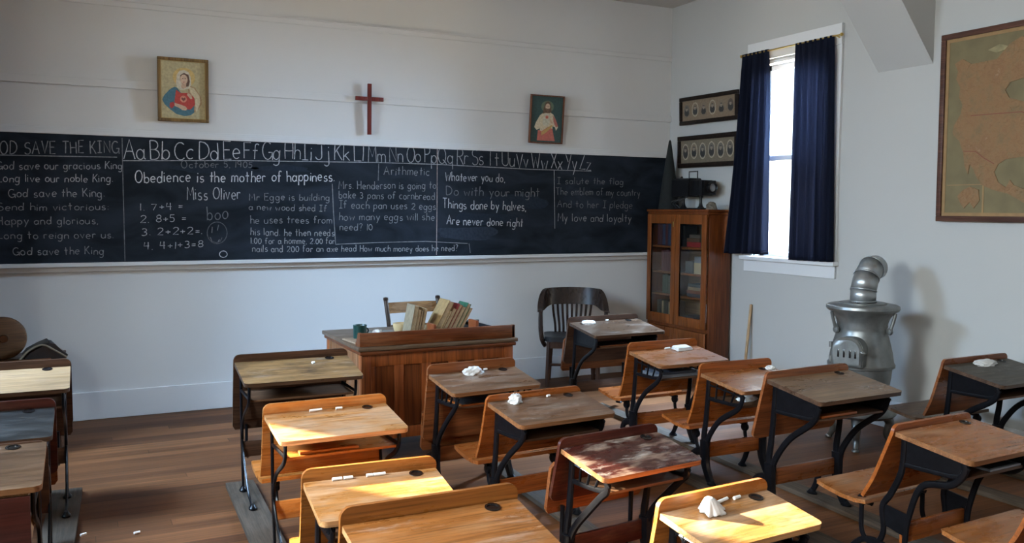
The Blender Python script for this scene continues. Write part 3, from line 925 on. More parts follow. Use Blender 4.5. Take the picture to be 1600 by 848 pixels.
oval_frame('upper dark frame of six oval portraits on brown card, tilted', -0.205, -1.022, 2.355, 2.612, R(0.6), 0.036, ink('brown card', (0.17, 0.12, 0.075)),
           [(tan, grey_), (pale, tan), (tan, tan), (pale, tan), (tan, tan), (tan, brown)])
oval_frame('lower dark frame of six oval portraits with pale oval rims', -0.190, -1.036, 1.955, 2.250, R(0.5), 0.042, ink('sepia card', (0.13, 0.105, 0.07)),
           [(pale, brown), (pale, tan), (pale, grey_), (pale, grey_), (pale, grey_), (pale, grey_)])

# relief wall map
MAPW = plain('map sea', (0.140, 0.110, 0.052), 0.8, 0, 0.15, 9, 0.4)
def map_land_mat():
    """tan land with pale ridges and olive lowland, strongly embossed"""
    mt, nt, bs, L = new_mat('map land')
    N = nt.nodes.new
    tc = N('ShaderNodeTexCoord')
    nz = N('ShaderNodeTexNoise'); nz.inputs['Scale'].default_value = 9; nz.inputs['Detail'].default_value = 9; nz.inputs['Roughness'].default_value = 0.72
    L.new(tc.outputs['Object'], nz.inputs['Vector'])
    rp = N('ShaderNodeValToRGB'); cr = rp.color_ramp
    cr.elements[0].position = 0.30; cr.elements[0].color = (0.135, 0.095, 0.042, 1)
    cr.elements[1].position = 0.50; cr.elements[1].color = (0.205, 0.110, 0.044, 1)
    for p_, col in ((0.62, (0.185, 0.092, 0.036, 1)), (0.72, (0.30, 0.20, 0.115, 1))):
        e = cr.elements.new(p_); e.color = col
    L.new(nz.outputs['Fac'], rp.inputs['Fac']); L.new(rp.outputs['Color'], bs.inputs['Base Color'])
    n2 = N('ShaderNodeTexNoise'); n2.inputs['Scale'].default_value = 26; n2.inputs['Detail'].default_value = 6; n2.inputs['Distortion'].default_value = 1.2
    L.new(tc.outputs['Object'], n2.inputs['Vector'])
    bp = N('ShaderNodeBump'); bp.inputs['Strength'].default_value = 0.9; bp.inputs['Distance'].default_value = 0.012
    L.new(n2.outputs['Fac'], bp.inputs['Height']); L.new(bp.outputs['Normal'], bs.inputs['Normal'])
    bs.inputs['Roughness'].default_value = 0.7
    return mt
MAPL = map_land_mat()
MAPG = plain('map lowland', (0.24, 0.20, 0.10), 0.8, 0, 0.3, 20, 0.6)
MAPB = plain('map border strip', (0.24, 0.14, 0.055), 0.7, 0, 0.1, 20)
MAPF = wood('map frame', (0.045, 0.018, 0.012), (0.10, 0.042, 0.026), 0.45, None, 0, 1)
mapr = empty('wall_map', (-0.024, -3.03, 1.494), 0, 'large wood framed relief map in tan and olive on the right wall', 'map', rot=(0, -0.01, 0))
MY = 1.95
def mp_(y, z): return (y + 3.03, z - 1.494)
f = MB(); D = 0.03; H = 1.226; q = 0.036
f.bb((-D, -MY, 0), (0, 0, q), 0.004).bb((-D, -MY, H - q), (0, 0, H), 0.004).bb((-D, -q, q), (0, 0, H - q), 0.004).bb((-D, -MY, q), (0, -MY + q, H - q), 0.004)
f.build('map_frame', MAPF, mapr)
sea = MB().bb((-0.014, -MY + q, q), (-0.006, -q, H - q)).build('map_sheet', MAPW, mapr, False)
b = MB(); t = 0.022
b.bb((-0.017, -MY + q, q), (-0.0135, -q, q + t)).bb((-0.017, -MY + q, H - q - t), (-0.0135, -q, H - q)).bb((-0.017, -q - t, q + t), (-0.0135, -q, H - q - t))
b.build('map_border', MAPB, mapr, False)
def landmass(pts, mat, h, nm):
    P_ = [mp_(*p) for p in pts]
    MB().prism([(-p[0], p[1]) for p in P_], (-0.0135 , 0, 0), (0, -1, 0), (0, 0, 1), -h if False else h, 0).build(nm, mat, mapr, False)
coast = [(-3.185, 2.546), (-3.13, 2.521), (-3.155, 2.47), (-3.144, 2.42), (-3.175, 2.36), (-3.168, 2.301), (-3.195, 2.25), (-3.185, 2.19), (-3.139, 2.121), (-3.130, 2.08), (-3.139, 2.054), (-3.182, 2.018), (-3.195, 1.98), (-3.213, 1.941),
         (-3.225, 1.86), (-3.25, 1.80), (-3.262, 1.864), (-3.29, 1.83), (-3.312, 1.78), (-3.35, 1.73), (-3.43, 1.696), (-3.534, 1.67), (-3.634, 1.614), (-3.72, 1.60), (-3.70, 1.66), (-3.627, 1.70),
         (-3.563, 1.725), (-3.540, 1.757), (-3.515, 1.71), (-3.462, 1.744), (-3.433, 1.809), (-3.457, 1.856), (-3.506, 1.885), (-3.62, 1.895), (-3.74, 1.89), (-3.80, 1.78), (-3.84, 1.82), (-3.83, 1.95), (-3.95, 2.05), (-4.10, 2.12), (-4.18, 2.22),
         (-4.02, 2.24), (-4.12, 2.34), (-3.95, 2.48), (-3.86, 2.36), (-3.75, 2.26), (-3.603, 2.23), (-3.513, 2.263), (-3.486, 2.313), (-3.517, 2.357), (-3.62, 2.375), (-3.72, 2.46), (-3.64, 2.56), (-3.584, 2.626), (-3.505, 2.592), (-3.425, 2.511), (-3.339, 2.507), (-3.25, 2.504)]
landmass(coast[::-1], MAPL, 0.006, 'map_land')
landmass([(-3.80, 2.64), (-3.98, 2.64), (-3.98, 2.54), (-3.84, 2.55)], MAPL, 0.005, 'map_land')
landmass([(-3.44, 2.60), (-3.52, 2.57), (-3.42, 2.55), (-3.36, 2.575)][::-1], MAPG, 0.005, 'map_land')
ib = MB()
ib.bb((-0.0165, -0.335, 0.236), (-0.0135, -0.07, 0.241)).bb((-0.0165, -0.337, 0.058), (-0.0135, -0.325, 0.241))
ib.build('map_inset_border', MAPB, mapr, False)
landmass([(-3.18, 1.66), (-3.22, 1.70), (-3.27, 1.72), (-3.33, 1.70), (-3.34, 1.63), (-3.30, 1.58), (-3.27, 1.62), (-3.23, 1.58), (-3.20, 1.62)][::-1], MAPL, 0.005, 'map_land')

MAPR = plain('map red line', (0.16, 0.045, 0.025), 0.8)
def map_line(pts):
    mb = MB()
    for (a, c) in zip(pts, pts[1:]):
        (y0, z0), (y1, z1) = mp_(*a), mp_(*c)
        mb.box((-0.0202, (y0 + y1) / 2, (z0 + z1) / 2), (0.0012, math.hypot(y1 - y0, z1 - z0) + 0.002, 0.005), (math.atan2(z1 - z0, y1 - y0), 0, 0))
    mb.build('map_line', MAPR, mapr, False)
map_line([(-3.26, 2.175), (-3.42, 2.172), (-3.60, 2.168), (-3.70, 2.12), (-3.80, 2.13), (-3.90, 2.08)])
map_line([(-3.215, 1.95), (-3.30, 1.945), (-3.36, 1.90), (-3.43, 1.86)])
# curtain rod and the two navy curtains of the right window
rod = empty('curtain_rod', (-0.07, -1.63, 2.873), 0, 'thin brass curtain rod across the top of the window', 'curtain rod')
MB().tube([(0, 0.535, 0), (0, -0.535, 0)], 0.006, 10).build('rod', BRASS, rod)
for s in (1, -1):
    MB().lathe([(0.001, 0), (0.012, 0.004), (0.014, 0.014), (0.008, 0.022), (0.001, 0.03)], (0, s * 0.535 - (0.0 if s > 0 else 0.03), 0), 14, 'Y').build('finial', BRASS, rod)
    MB().tube([(0, s * 0.50, 0), (0.04, s * 0.50, -0.01)], 0.005, 8).build('bracket', BRASS, rod)
def curtain(label, top, bottom, z1, z0a, z0b, folds, seed, x_top, x_bot):
    """top/bottom = (far y, near y); pleated sheet gathered on the rod"""
    rng = random.Random(seed)
    nu, nv = 120, 44
    ph = [rng.uniform(0, 6.28) for _ in range(4)]
    mb = MB(); grid = []
    for j in range(nv + 1):
        v = j / nv
        row = []
        ease = v ** 1.35
        for i in range(nu + 1):
            u = i / nu
            ya = top[0] + (bottom[0] - top[0]) * ease
            yb = top[1] + (bottom[1] - top[1]) * (v ** 1.1)
            z0 = z0a + (z0b - z0a) * u
            uu = u + 0.012 * math.sin(2 * PI * u * folds * .5 + ph[1]) * v
            y = ya + (yb - ya) * uu
            z = z1 + (z0 - z1) * v
            amp = 0.013 + 0.012 * v
            if v < 0.08: amp = 0.006 + 0.007 * v / 0.08
            d = amp * (math.sin(2 * PI * u * folds + ph[0] + 0.5 * math.sin(2.2 * v + ph[2])) + 0.5 * math.sin(2 * PI * u * folds * 1.7 + ph[3] + v))
            x = x_top + (x_bot - x_top) * ease - d
            row.append(mb.bm.verts.new((x, y, z)))
        grid.append(row)
    for j in range(nv):
        for i in range(nu):
            mb.bm.faces.new((grid[j][i], grid[j][i + 1], grid[j + 1][i + 1], grid[j + 1][i]))
    o = mb.build('curtain', CURTAIN)
    md = o.modifiers.new('thickness', 'SOLIDIFY'); md.thickness = 0.0018
    return tag(o, label, 'curtain', 'navy window curtains')
curtain('left navy curtain, flaring out at its foot beside the bookcase', (-1.105, -1.415), (-1.00, -1.505), 2.885, 1.185, 1.195, 6.5, 3, -0.075, -0.125)
curtain('right navy curtain, lit through by the window, nearer the stove', (-1.722, -2.115), (-1.735, -2.165), 2.880, 1.165, 1.17, 7.5, 8, -0.075, -0.085)

# ------------------------------------------------------------------ school desks
# honey, brown and dark woods
HONEY = wood('honey varnished wood', (0.2835, 0.0826, 0.0136), (0.4830, 0.1662, 0.0340), 0.28, (0.50, 0.27, 0.11), 0.5, 0, 1, 0.5, 0.15)
HONEYTOP = wood('honey desktop', (0.26, 0.105, 0.026), (0.42, 0.185, 0.056), 0.3, (0.50, 0.35, 0.235), 0.75, 0, 1, 0.5, 0.15, 0.44, 0.7, dust=0.22)
AMBER = wood('amber varnished wood', (0.1863, 0.0456, 0.0085), (0.3231, 0.0931, 0.0187), 0.28, None, 0, 0, 1, 0.5, 0.15)
AMBERTOP = wood('amber desktop', (0.1995, 0.0638, 0.0162), (0.3255, 0.1151, 0.0324), 0.27, (0.40, 0.26, 0.16), 0.55, 0, 1, 0.5, 0.1, dust=0.2)
LEFTTOP = wood('worn desktop toned for shade', (0.040, 0.022, 0.012), (0.085, 0.050, 0.030), 0.40, (0.15, 0.095, 0.06), 0.6, 0, 1)  # tone lowered to put the unlit left foreground into the colour
GOLD = wood('golden brown board', (0.1960, 0.0646, 0.0127), (0.3360, 0.1187, 0.0255), 0.3, None, 0, 0, 1, 0.5, 0.15)
GOLDTOP = wood('golden brown desktop', (0.1837, 0.0632, 0.0145), (0.3045, 0.1135, 0.0298), 0.3, (0.34, 0.19, 0.09), 0.5, 0, 1, 0.5, 0.15, dust=0.3)
AMBERSEAT = wood('amber seat', (0.1900, 0.0627, 0.0160), (0.3100, 0.1131, 0.0320), 0.27, (0.40, 0.26, 0.16), 0.55, 0, 1, 0.5, 0.1)
OLIVE = wood('brown worn desktop', (0.081, 0.037, 0.017), (0.157, 0.076, 0.037), 0.33, (0.27, 0.19, 0.13), 0.6, 0, 1, dust=0.35)
UMBER = wood('dark brown desktop', (0.0459, 0.0229, 0.0120), (0.0954, 0.0510, 0.0272), 0.33, (0.24, 0.18, 0.13), 0.6, 0, 1, dust=0.22)
GREYTOP = wood('grey brown worn desktop', (0.1032, 0.0560, 0.0294), (0.2004, 0.1176, 0.0609), 0.32, (0.29, 0.21, 0.14), 0.6, 0, 1, dust=0.35)
SLATETOP = wood('dull grey desktop', (0.040, 0.032, 0.023), (0.076, 0.062, 0.045), 0.5, (0.13, 0.11, 0.085), 0.6, 0, 1, dust=0.18)
TANTOP = wood('bare tan desktop', (0.16, 0.080, 0.028), (0.31, 0.175, 0.070), 0.36, (0.055, 0.030, 0.015), 0.85, 0, 1, 0.5, 0, 0.5, 0.68, dust=0.3)
PALETOP = wood('pale bare desktop', (0.1850, 0.1024, 0.0435), (0.3006, 0.1843, 0.0916), 0.5, (0.20, 0.12, 0.07), 0.5, 0, 1, dust=0.1)
BLACKTOP = wood('black stained desktop', (0.0108, 0.0096, 0.0088), (0.0270, 0.0252, 0.0231), 0.42, (0.08, 0.075, 0.07), 0.5, 0, 1, dust=0.1)  # black top, lowered further for the unlit left foreground
MAHOG = wood('dark red desktop', (0.0280, 0.0060, 0.0048), (0.0595, 0.0132, 0.0096), 0.28, (0.34, 0.24, 0.18), 0.85, 0, 1, 0.5, 0.2, 0.5, 0.66, dust=0.75)
MAHOGB = wood('dark red board', (0.0360, 0.0074, 0.0048), (0.0720, 0.0174, 0.0102), 0.36, (0.19, 0.09, 0.045), 0.5, 0, 1, 0.5, 0.15)
RUSSET = wood('russet board', (0.130, 0.038, 0.012), (0.240, 0.081, 0.026), 0.3, None, 0, 0, 1, 0.5, 0.15)
DARKB = wood('dark brown board', (0.035, 0.016, 0.010), (0.080, 0.038, 0.021), 0.38, (0.15, 0.075, 0.04), 0.4, 0, 1)
SHELF = wood('shelf board', (0.05, 0.022, 0.010), (0.11, 0.052, 0.024), 0.5)
REDBOX = wood('dark red box front', (0.024, 0.005, 0.0035), (0.045, 0.010, 0.007), 0.4, None, 0, 0)  # red front, shade of the left foreground put into its colour
TANBOX = wood('tan box side', (0.26, 0.13, 0.055), (0.36, 0.19, 0.085), 0.5, None, 0, 1)

EDGE_O = wood('worn orange edge', (0.1360, 0.0525, 0.0182), (0.2640, 0.1200, 0.0490), 0.4)
EDGE_D = wood('dark worn edge', (0.035, 0.018, 0.010), (0.09, 0.05, 0.03), 0.35)
EDGE_L = wood('pale worn edge', (0.36, 0.17, 0.06), (0.56, 0.32, 0.15), 0.35)
EDGES = dict(A1=EDGE_D, A2=EDGE_L, A3=EDGE_L, A4=EDGE_L, B4=EDGE_L, B1=EDGE_O, B2=EDGE_O, B3=EDGE_O, C1=EDGE_D, C2=EDGE_O, C3=EDGE_O, C4=EDGE_D, D1=EDGE_D, D2=EDGE_O, L1=EDGE_D, L2=EDGE_D, L3=EDGE_O)
DESKS = {}
def frame_side(x, zb, D, tilt, style, side):
    """one cast iron side, in the plane x = const; y forward, z up"""
    s = zb / 0.66
    top = zb - 0.024
    drop = math.tan(tilt)
    foot = 0.036
    sq = (0, 0.62)
    mb = MB()
    def T(pts, r, n=6):
        P_ = spline(pts, n)
        k = len(P_)
        if isinstance(r, tuple):
            rr = [r[0] + (r[1] - r[0]) * i / (k - 1) for i in range(k)]
        else:
            rr = r
        mb.tube([(x, p[0], p[1]) for p in P_], rr, 8, sq)
    def pad(y, r=0.026):
        mb.lathe([(r, foot - 0.006), (r, foot + 0.002), (r * .75, foot + 0.008), (0.012, foot + 0.02)], (x, y, 0), 14, 'Z', 0.8, 1.15)
    yb = 0.0
    fr = -D * 0.80
    zf = top + fr * drop                    # underside of the desktop near its front edge
    bot = zb - 0.145 * s                    # book shelf level
    if style == 'slim':
        T([(-0.012, top), (-0.014, bot), (-0.018, 0.33 * s), (-0.030, 0.18 * s), (-0.045, foot)], (0.013, 0.011))
        T([(fr, zf), (fr - 0.012, zf - 0.035), (fr + 0.02, bot - 0.02), (-0.09, 0.40 * s), (-0.035, 0.30 * s), (-0.045, 0.235 * s), (-0.13, 0.14 * s), (-0.25, 0.06), (-D - 0.005, foot)], (0.013, 0.010))
        mb.tube([(x, -0.012, bot + 0.008), (x, fr, bot + 0.012)], 0.009, 8, sq)
        mb.tube([(x, fr, bot + 0.012), (x, fr, zf)], 0.009, 8, sq)
        mb.box((x, -0.03, 0.31 * s), (0.016, 0.03, 0.06 * s), None, 0.005)
        pad(-0.045); pad(-D - 0.005)
    else:
        # post behind the back rest, desk arm, trunk and spread feet
        if style == 'arch':
            T([(-0.012, top), (-0.002, bot - 0.03), (0.045, 0.37 * s), (0.085, 0.30 * s), (0.075, 0.20 * s), (0.10, 0.135 * s), (0.15, 0.12 * s), (0.185, 0.16 * s), (0.19, 0.24 * s), (0.19, 0.31 * s)], (0.016, 0.012))
            T([(fr, zf - 0.01), (fr - 0.005, zf - 0.05), (fr + 0.05, bot - 0.03), (-0.10, bot - 0.07), (-0.045, 0.30 * s), (-0.03, 0.18 * s), (-0.035, foot)], (0.016, 0.014))
            T([(0.26, foot), (0.22, 0.085), (0.17, 0.125 * s), (0.10, 0.135 * s), (0.03, 0.115 * s), (-0.03, 0.075), (-0.09, foot)], 0.013)
            mb.prism([(0.072, 0.315 * s), (-0.04, 0.30 * s), (-0.03, 0.20 * s), (0.068, 0.22 * s)], (x - 0.003, 0, 0), (0, 1, 0), (0, 0, 1), 0.006)
            mb.lathe([(0.001, -0.012), (0.022, -0.010), (0.026, 0), (0.022, 0.010), (0.001, 0.012)], (x, 0.19, 0.30 * s), 14, 'X')
            pad(0.26, 0.03); pad(-0.035, 0.024); pad(-0.10, 0.022)
        else:
            T([(-0.012, top), (-0.006, bot), (0.006, 0.38 * s), (0.018, 0.30 * s), (0.014, 0.24 * s), (0.006, 0.17 * s)], (0.015, 0.023))
            T([(fr, zf - 0.01), (fr - 0.006, zf - 0.05), (fr + 0.03, bot - 0.015), (-0.12, 0.415 * s), (-0.045, 0.33 * s), (-0.006, 0.255 * s), (0.004, 0.17 * s)], (0.014, 0.020))
            T([(0.010, 0.27 * s), (0.006, 0.16 * s), (-0.012, 0.10), (-0.05, foot)], (0.036, 0.026))
            T([(0.004, 0.19 * s), (0.06, 0.195 * s), (0.115, 0.165 * s), (0.145, 0.09), (0.175, foot)], (0.026, 0.016))
            mb.prism([(0.012, 0.30 * s), (-0.03, 0.285 * s), (-0.012, 0.16 * s), (0.018, 0.16 * s)], (x - 0.004, 0, 0), (0, 1, 0), (0, 0, 1), 0.008)
            pad(0.17, 0.028); pad(-0.055, 0.028)
        # side of the book box
        P4 = [(-0.012, top), (fr - 0.03, top + (fr - 0.03) * drop), (fr + 0.02, bot + 0.012), (-0.012, bot + 0.0)]
        if style in ('solid', 'arch'):
            mb.prism(P4, (x - 0.003, 0, 0), (0, 1, 0), (0, 0, 1), 0.006)
        else:
            a, b_ = P4[3], P4[2]; c, d = P4[0], P4[1]
            mid = lambda p, q, t: (p[0] + (q[0] - p[0]) * t, p[1] + (q[1] - p[1]) * t)
            for t in (0.25, 0.5, 0.75):
                p, q = mid(c, d, t), mid(a, b_, t)
                mb.tube([(x, p[0], p[1]), (x, q[0], q[1])], 0.006, 6)
            p, q = mid(c, a, 0.35), mid(d, b_, 0.35)
            mb.tube([(x, p[0], p[1]), (x, q[0], q[1])], 0.005, 6)
            if style == 'ornate':
                for t in (0.14, 0.38, 0.62, 0.86):
                    o = mid(mid(c, d, t), mid(a, b_, t), 0.62)
                    pts = [(x, o[0] + 0.021 * math.cos(2 * PI * i / 12), o[1] + 0.026 * math.sin(2 * PI * i / 12)) for i in range(13)]
                    mb.tube(pts, 0.005, 6)
        T([P4[3], ((P4[3][0] + P4[2][0]) / 2, (P4[3][1] + P4[2][1]) / 2 - 0.004), P4[2], (P4[1][0] + 0.01, P4[1][1] - 0.02)], 0.011)
        mb.tube([(x, P4[0][0], P4[0][1]), (x, P4[1][0], P4[1][1])], 0.008, 8, sq)
    return mb

def school_desk(key, p, top, board, seat_mat, style, seat, label, extra=None, foldmat=None):
    X, Y, th, zb, tilt, W, D, ph, ps, pb = p
    root = empty('school_desk', (X, Y, 0), th, label, 'desk', 'school desks')
    DESKS[key] = p
    ct, st = math.cos(tilt), math.sin(tilt)
    # sloping top: outline with two rounded front corners and a pencil groove
    o = rrect(0.0, -D, W, 0.0, (0.026, 0.026, 0.004, 0.004))
    mb = MB()
    mb.prism(o, (0, 0, -0.020), (1, 0, 0), (0, 1, 0), 0.020, 0.005)
    t_ = mb.build('desktop', [top, EDGES.get(key, top)], root, True, (0, 0, zb), (tilt, 0, 0))
    for f_ in t_.data.polygons:
        if f_.normal.z < 0.86: f_.material_index = 1
    # back rest board rising above the desktop
    zt, zl = zb + ph, zb - pb
    n = 11; prof, ins = [], []
    rr = 0.032
    for i in range(n):
        t = i / (n - 1)
        z = zt + (zl - zt) * t
        y = max(0.0, (zb - z)) * ps + 0.0015
        if seat == 'open': y += 0.018 * max(0, (t - 0.6) / 0.4) ** 2
        prof.append((y, z))
    # finer rows near the rounded ends
    def at_t(z):
        for a, b in zip(prof, prof[1:]):
            if b[1] <= z <= a[1]:
                u = (a[1] - z) / (a[1] - b[1] + 1e-9)
                return a[0] + (b[0] - a[0]) * u
        return prof[-1][0]
    zs = [zt - rr * (1 - math.cos(R(a))) for a in (0, 20, 40, 60, 75, 90)]
    zs += [zt - rr + (zl + rr - zt + rr) * k / 7 for k in range(1, 7)]
    if seat == 'open': zs += [zl]
    else: zs += [zl + rr * (1 - math.cos(R(a))) for a in (90, 75, 60, 40, 20, 0)]
    prof2, ins2 = [], []
    for z in zs:
        d = min(zt - z, (z - zl) if seat != 'open' else 9)
        i_ = rr - math.sqrt(max(0.0, rr * rr - (rr - d) ** 2)) if d < rr else 0.0
        prof2.append((at_t(min(max(z, zl), zt)), z)); ins2.append(i_)
    MB().sheet(prof2, -0.004, W + 0.004, 0.016, ins2, 0.004).build('backrest', board, root)
    ybk, s = at_t(zl), zb / 0.66
    # seat
    if seat == 'open':
        zs0 = zl - 0.012
        L = 0.275 * s + 0.01
        sp = [(ybk - 0.008, zs0), (ybk + 0.05, zs0 - 0.008), (ybk + 0.12, zs0 - 0.006), (ybk + 0.20, zs0 + 0.006), (ybk + L - 0.02, zs0 + 0.016), (ybk + L - 0.006, zs0 + 0.014), (ybk + L, zs0 + 0.008)]
        MB().sheet(sp, 0.0, W, -0.018, [0.0, 0, 0, 0, 0.004, 0.014, 0.03], 0.005).build('seat', seat_mat, root)
        for xx in (0.075, W - 0.075):
            sb = MB()
            if style != 'arch':
                pts = spline([(0.02, 0.20 * s), (0.075, 0.185 * s), (0.115, 0.22 * s), (0.125, zs0 - 0.06), (0.125, zs0 - 0.026)], 5)
                sb.tube([(xx, q[0], q[1]) for q in pts], 0.013, 8, (0, 0.7))
                sb.lathe([(0.001, -0.014), (0.022, -0.012), (0.027, 0), (0.022, 0.012), (0.001, 0.014)], (xx, 0.125, zs0 - 0.055), 14, 'X')
            sb.tube([(xx, ybk + 0.015, zs0 - 0.034), (xx, ybk + 0.14, zs0 - 0.034), (xx, ybk + 0.21, zs0 - 0.022)], [0.012, 0.012, 0.006], 8)
            sb.build('seat_bracket', IRON, root)
    elif seat == 'folded':
        z0 = zl - 0.06
        y0 = ybk + 0.034
        L = 0.235 * s
        sp = [(y0, z0), (y0 - 0.004, z0 + 0.02), (y0 - 0.016 * 1, z0 + L * 0.4), (at_t(z0 + L) + 0.045, z0 + L - 0.02), (at_t(z0 + L) + 0.044, z0 + L)]
        MB().sheet(sp, 0.0, W, -0.018, [0.012, 0.0, 0, 0.004, 0.024], 0.005).build('seat', foldmat or seat_mat, root)
        for xx in (0.07, W - 0.07):
            sb = MB()
            pts = spline([(0.02, 0.19 * s), (0.07, 0.17 * s), (ybk + 0.018, 0.20 * s), (ybk + 0.014, z0 + 0.03)], 5)
            sb.tube([(xx, q[0], q[1]) for q in pts], 0.012, 8, (0, 0.7))
            sb.build('seat_bracket', IRON, root)
    # cast iron sides, shelf, stretcher, inkwell
    xi = 0.030 if style == 'slim' else 0.048
    for k, xx in enumerate((xi, W - xi)):
        frame_side(xx, zb, D, tilt, style, k).build('side_frame', IRON, root)
    zsh = zb - 0.145 * s
    sh = MB().bb((xi + 0.008, -D * 0.78, zsh - 0.006), (W - xi - 0.008, -0.014, zsh + 0.006), 0.002).build('book_shelf', SHELF if extra != 'honey' else HONEY, root)
    if style != 'slim' or seat == 'open':
        yst = -0.02 if style == 'slim' else (0.02 if style != 'arch' else -0.01)
        MB().bb((xi, yst - 0.009, 0.165 * s), (W - xi, yst + 0.009, 0.165 * s + 0.085), 0.004).build('stretcher', board, root)
    else:
        MB().bb((xi, -0.029, 0.19 * s), (W - xi, -0.011, 0.19 * s + 0.085), 0.004).build('stretcher', board, root)
    iw = MB().lathe([(0.019, 0.0), (0.0245, 0.0), (0.0245, 0.0025), (0.0175, 0.003), (0.016, -0.004), (0.001, -0.006)], (0, 0, 0), 22)
    iw.build('inkwell', HOLE, t_, True, (W * 0.825, -0.030, 0.0007))
    return root, sh, t_

def on_desk(key, u, v, h=0.0):
    """world point on a sloping desktop: u along its width, v down from its back edge, h above it"""
    X, Y, th, zb, tilt, W, D, ph, ps, pb = DESKS[key]
    y, z = -v * math.cos(tilt) - h * math.sin(tilt), zb - v * math.sin(tilt) + h * math.cos(tilt)
    return Vector((X + u * math.cos(th) - y * math.sin(th), Y + u * math.sin(th) + y * math.cos(th), z))
def desk_rot(key, extra=0.0):
    p = DESKS[key]
    return (Matrix.Rotation(p[2], 3, 'Z') @ Matrix.Rotation(p[4], 3, 'X') @ Matrix.Rotation(extra, 3, 'Z')).to_euler()
def in_desk(key, x, y, z):
    X, Y, th = DESKS[key][:3]
    return Vector((X + x * math.cos(th) - y * math.sin(th), Y + x * math.sin(th) + y * math.cos(th), z))

DESK_FIT = {   # x, y, turn, height, slope, width, depth, back board above the top, lean of the back board, back board below the top
    'A1': (-4.483, -2.203, -0.0249, 0.7221, 0.15, 0.6144, 0.3599, 0.0397, 0.2092, 0.3318),
    'A2': (-4.505, -3.122, 0.0103, 0.6347, 0.1424, 0.5636, 0.3256, 0.0461, 0.206, 0.3005),
    'A3': (-4.563, -4.097, -0.0596, 0.6135, 0.1306, 0.475, 0.3037, 0.0439, 0.22, 0.32),
    'A4': (-4.596, -4.696, -0.0063, 0.6661, 0.1571, 0.5466, 0.36, 0.0495, 0.22, 0.32),
    'B1': (-3.54, -2.644, 0.064, 0.6583, 0.1717, 0.5404, 0.3007, 0.0513, 0.1766, 0.3836),
    'B2': (-3.501, -3.313, 0.066, 0.6374, 0.1546, 0.5347, 0.3121, 0.0287, 0.2787, 0.2961),
    'B3': (-3.54, -4.083, 0.1039, 0.6099, 0.1788, 0.505, 0.285, 0.0379, 0.2717, 0.2366),
    'B4': (-3.619, -4.846, 0.0696, 0.6017, 0.1571, 0.472, 0.2484, 0.0426, 0.22, 0.32),
    'C1': (-1.955, -1.436, 0.0111, 0.7166, 0.1462, 0.6176, 0.3644, 0.0398, 0.22, 0.32),
    'C2': (-2.105, -2.443, 0.0052, 0.6621, 0.1272, 0.5389, 0.3343, 0.0516, 0.2332, 0.308),
    'C3': (-2.141, -3.2, -0.0105, 0.6524, 0.1103, 0.5082, 0.3542, 0.0524, 0.2585, 0.308),
    'C4': (-2.212, -3.795, 0.0356, 0.729, 0.1511, 0.5741, 0.343, 0.0358, 0.2589, 0.3179),
    'D1': (-0.8143, -3.715, 0.0131, 0.682, 0.1512, 0.5736, 0.363, 0.0331, 0.2884, 0.3172),
    'D2': (-2.208, -4.55, 0.0497, 0.6412, 0.1246, 0.514, 0.3454, 0.0266, 0.3899, 0.318),
    'D3': (-2.25, -5.22, 0.04363, 0.641, 0.1309, 0.514, 0.345, 0.03, 0.36, 0.32),
    'L1': (-5.88, -1.91, -0.01745, 0.715, 0.1484, 0.61, 0.36, 0.04, 0.2, 0.33),
    'L2': (-5.915, -2.67, -0.01745, 0.66, 0.1396, 0.58, 0.36, 0.04, 0.2, 0.32),
    'L3': (-5.95, -3.48, -0.01745, 0.7, 0.1222, 0.6, 0.4, 0.004, 0, 0.25),
}

def D_(k, **over):
    p = list(DESK_FIT[k])
    return p
school_desk('A1', D_('A1'), TANTOP, DARKB, DARKB, 'slim', 'folded', 'tan-topped school desk with dark back panel beside the left end of the teacher desk')
_, shA2, _ = school_desk('A2', D_('A2'), HONEYTOP, HONEY, HONEY, 'slim', 'open', 'honey school desk with two chalks, sunlit at its left, behind the tan-topped desk', 'honey')
school_desk('A3', D_('A3'), HONEYTOP, GOLD, HONEY, 'ornate', 'open', 'honey school desk with four chalk sticks along its groove and sun on its right')
school_desk('A4', D_('A4'), GOLDTOP, GOLD, GOLD, 'ornate', 'open', 'large honey school desk in the foreground, chalk-scratched top and no chalk on it')
school_desk('B1', D_('B1'), OLIVE, RUSSET, RUSSET, 'lattice', 'folded', 'brown-topped school desk with crumpled white rag in front of the teacher desk')
school_desk('B2', D_('B2'), OLIVE, AMBER, AMBER, 'solid', 'open', 'brown-topped school desk with white crumple and an open amber seat, solid iron side')
school_desk('B3', D_('B3'), MAHOG, MAHOGB, MAHOGB, 'lattice', 'folded', 'dark red school desk with whitish chalk wear and a folded seat', None, RUSSET)
school_desk('B4', D_('B4'), HONEYTOP, HONEY, HONEY, 'ornate', 'open', 'small sunlit honey school desk with white cloth and two chalks in the foreground')
school_desk('C1', D_('C1'), UMBER, DARKB, DARKB, 'solid', 'folded', 'dark brown school desk in front of the slatted armchair', None, RUSSET)
school_desk('C2', D_('C2'), AMBERTOP, AMBER, AMBER, 'lattice', 'open', 'amber school desk with folded white cloth, books on its shelf, by the bookcase')
school_desk('C3', D_('C3'), AMBERTOP, AMBER, AMBER, 'lattice', 'open', 'amber school desk with glossy top between the cloth-topped desk and the grey-brown desk')
school_desk('C4', D_('C4'), GREYTOP, RUSSET, RUSSET, 'solid', 'none', 'grey-brown topped school desk with solid black iron sides in front of the stove')
school_desk('D1', D_('D1'), SLATETOP, RUSSET, UMBER, 'solid', 'open', 'dull grey-topped school desk with white rag beside the right wall and stove')
school_desk('D2', D_('D2'), AMBERTOP, AMBER, AMBERSEAT, 'arch', 'open', 'amber school desk on curved iron arches with a wide open seat, at right')
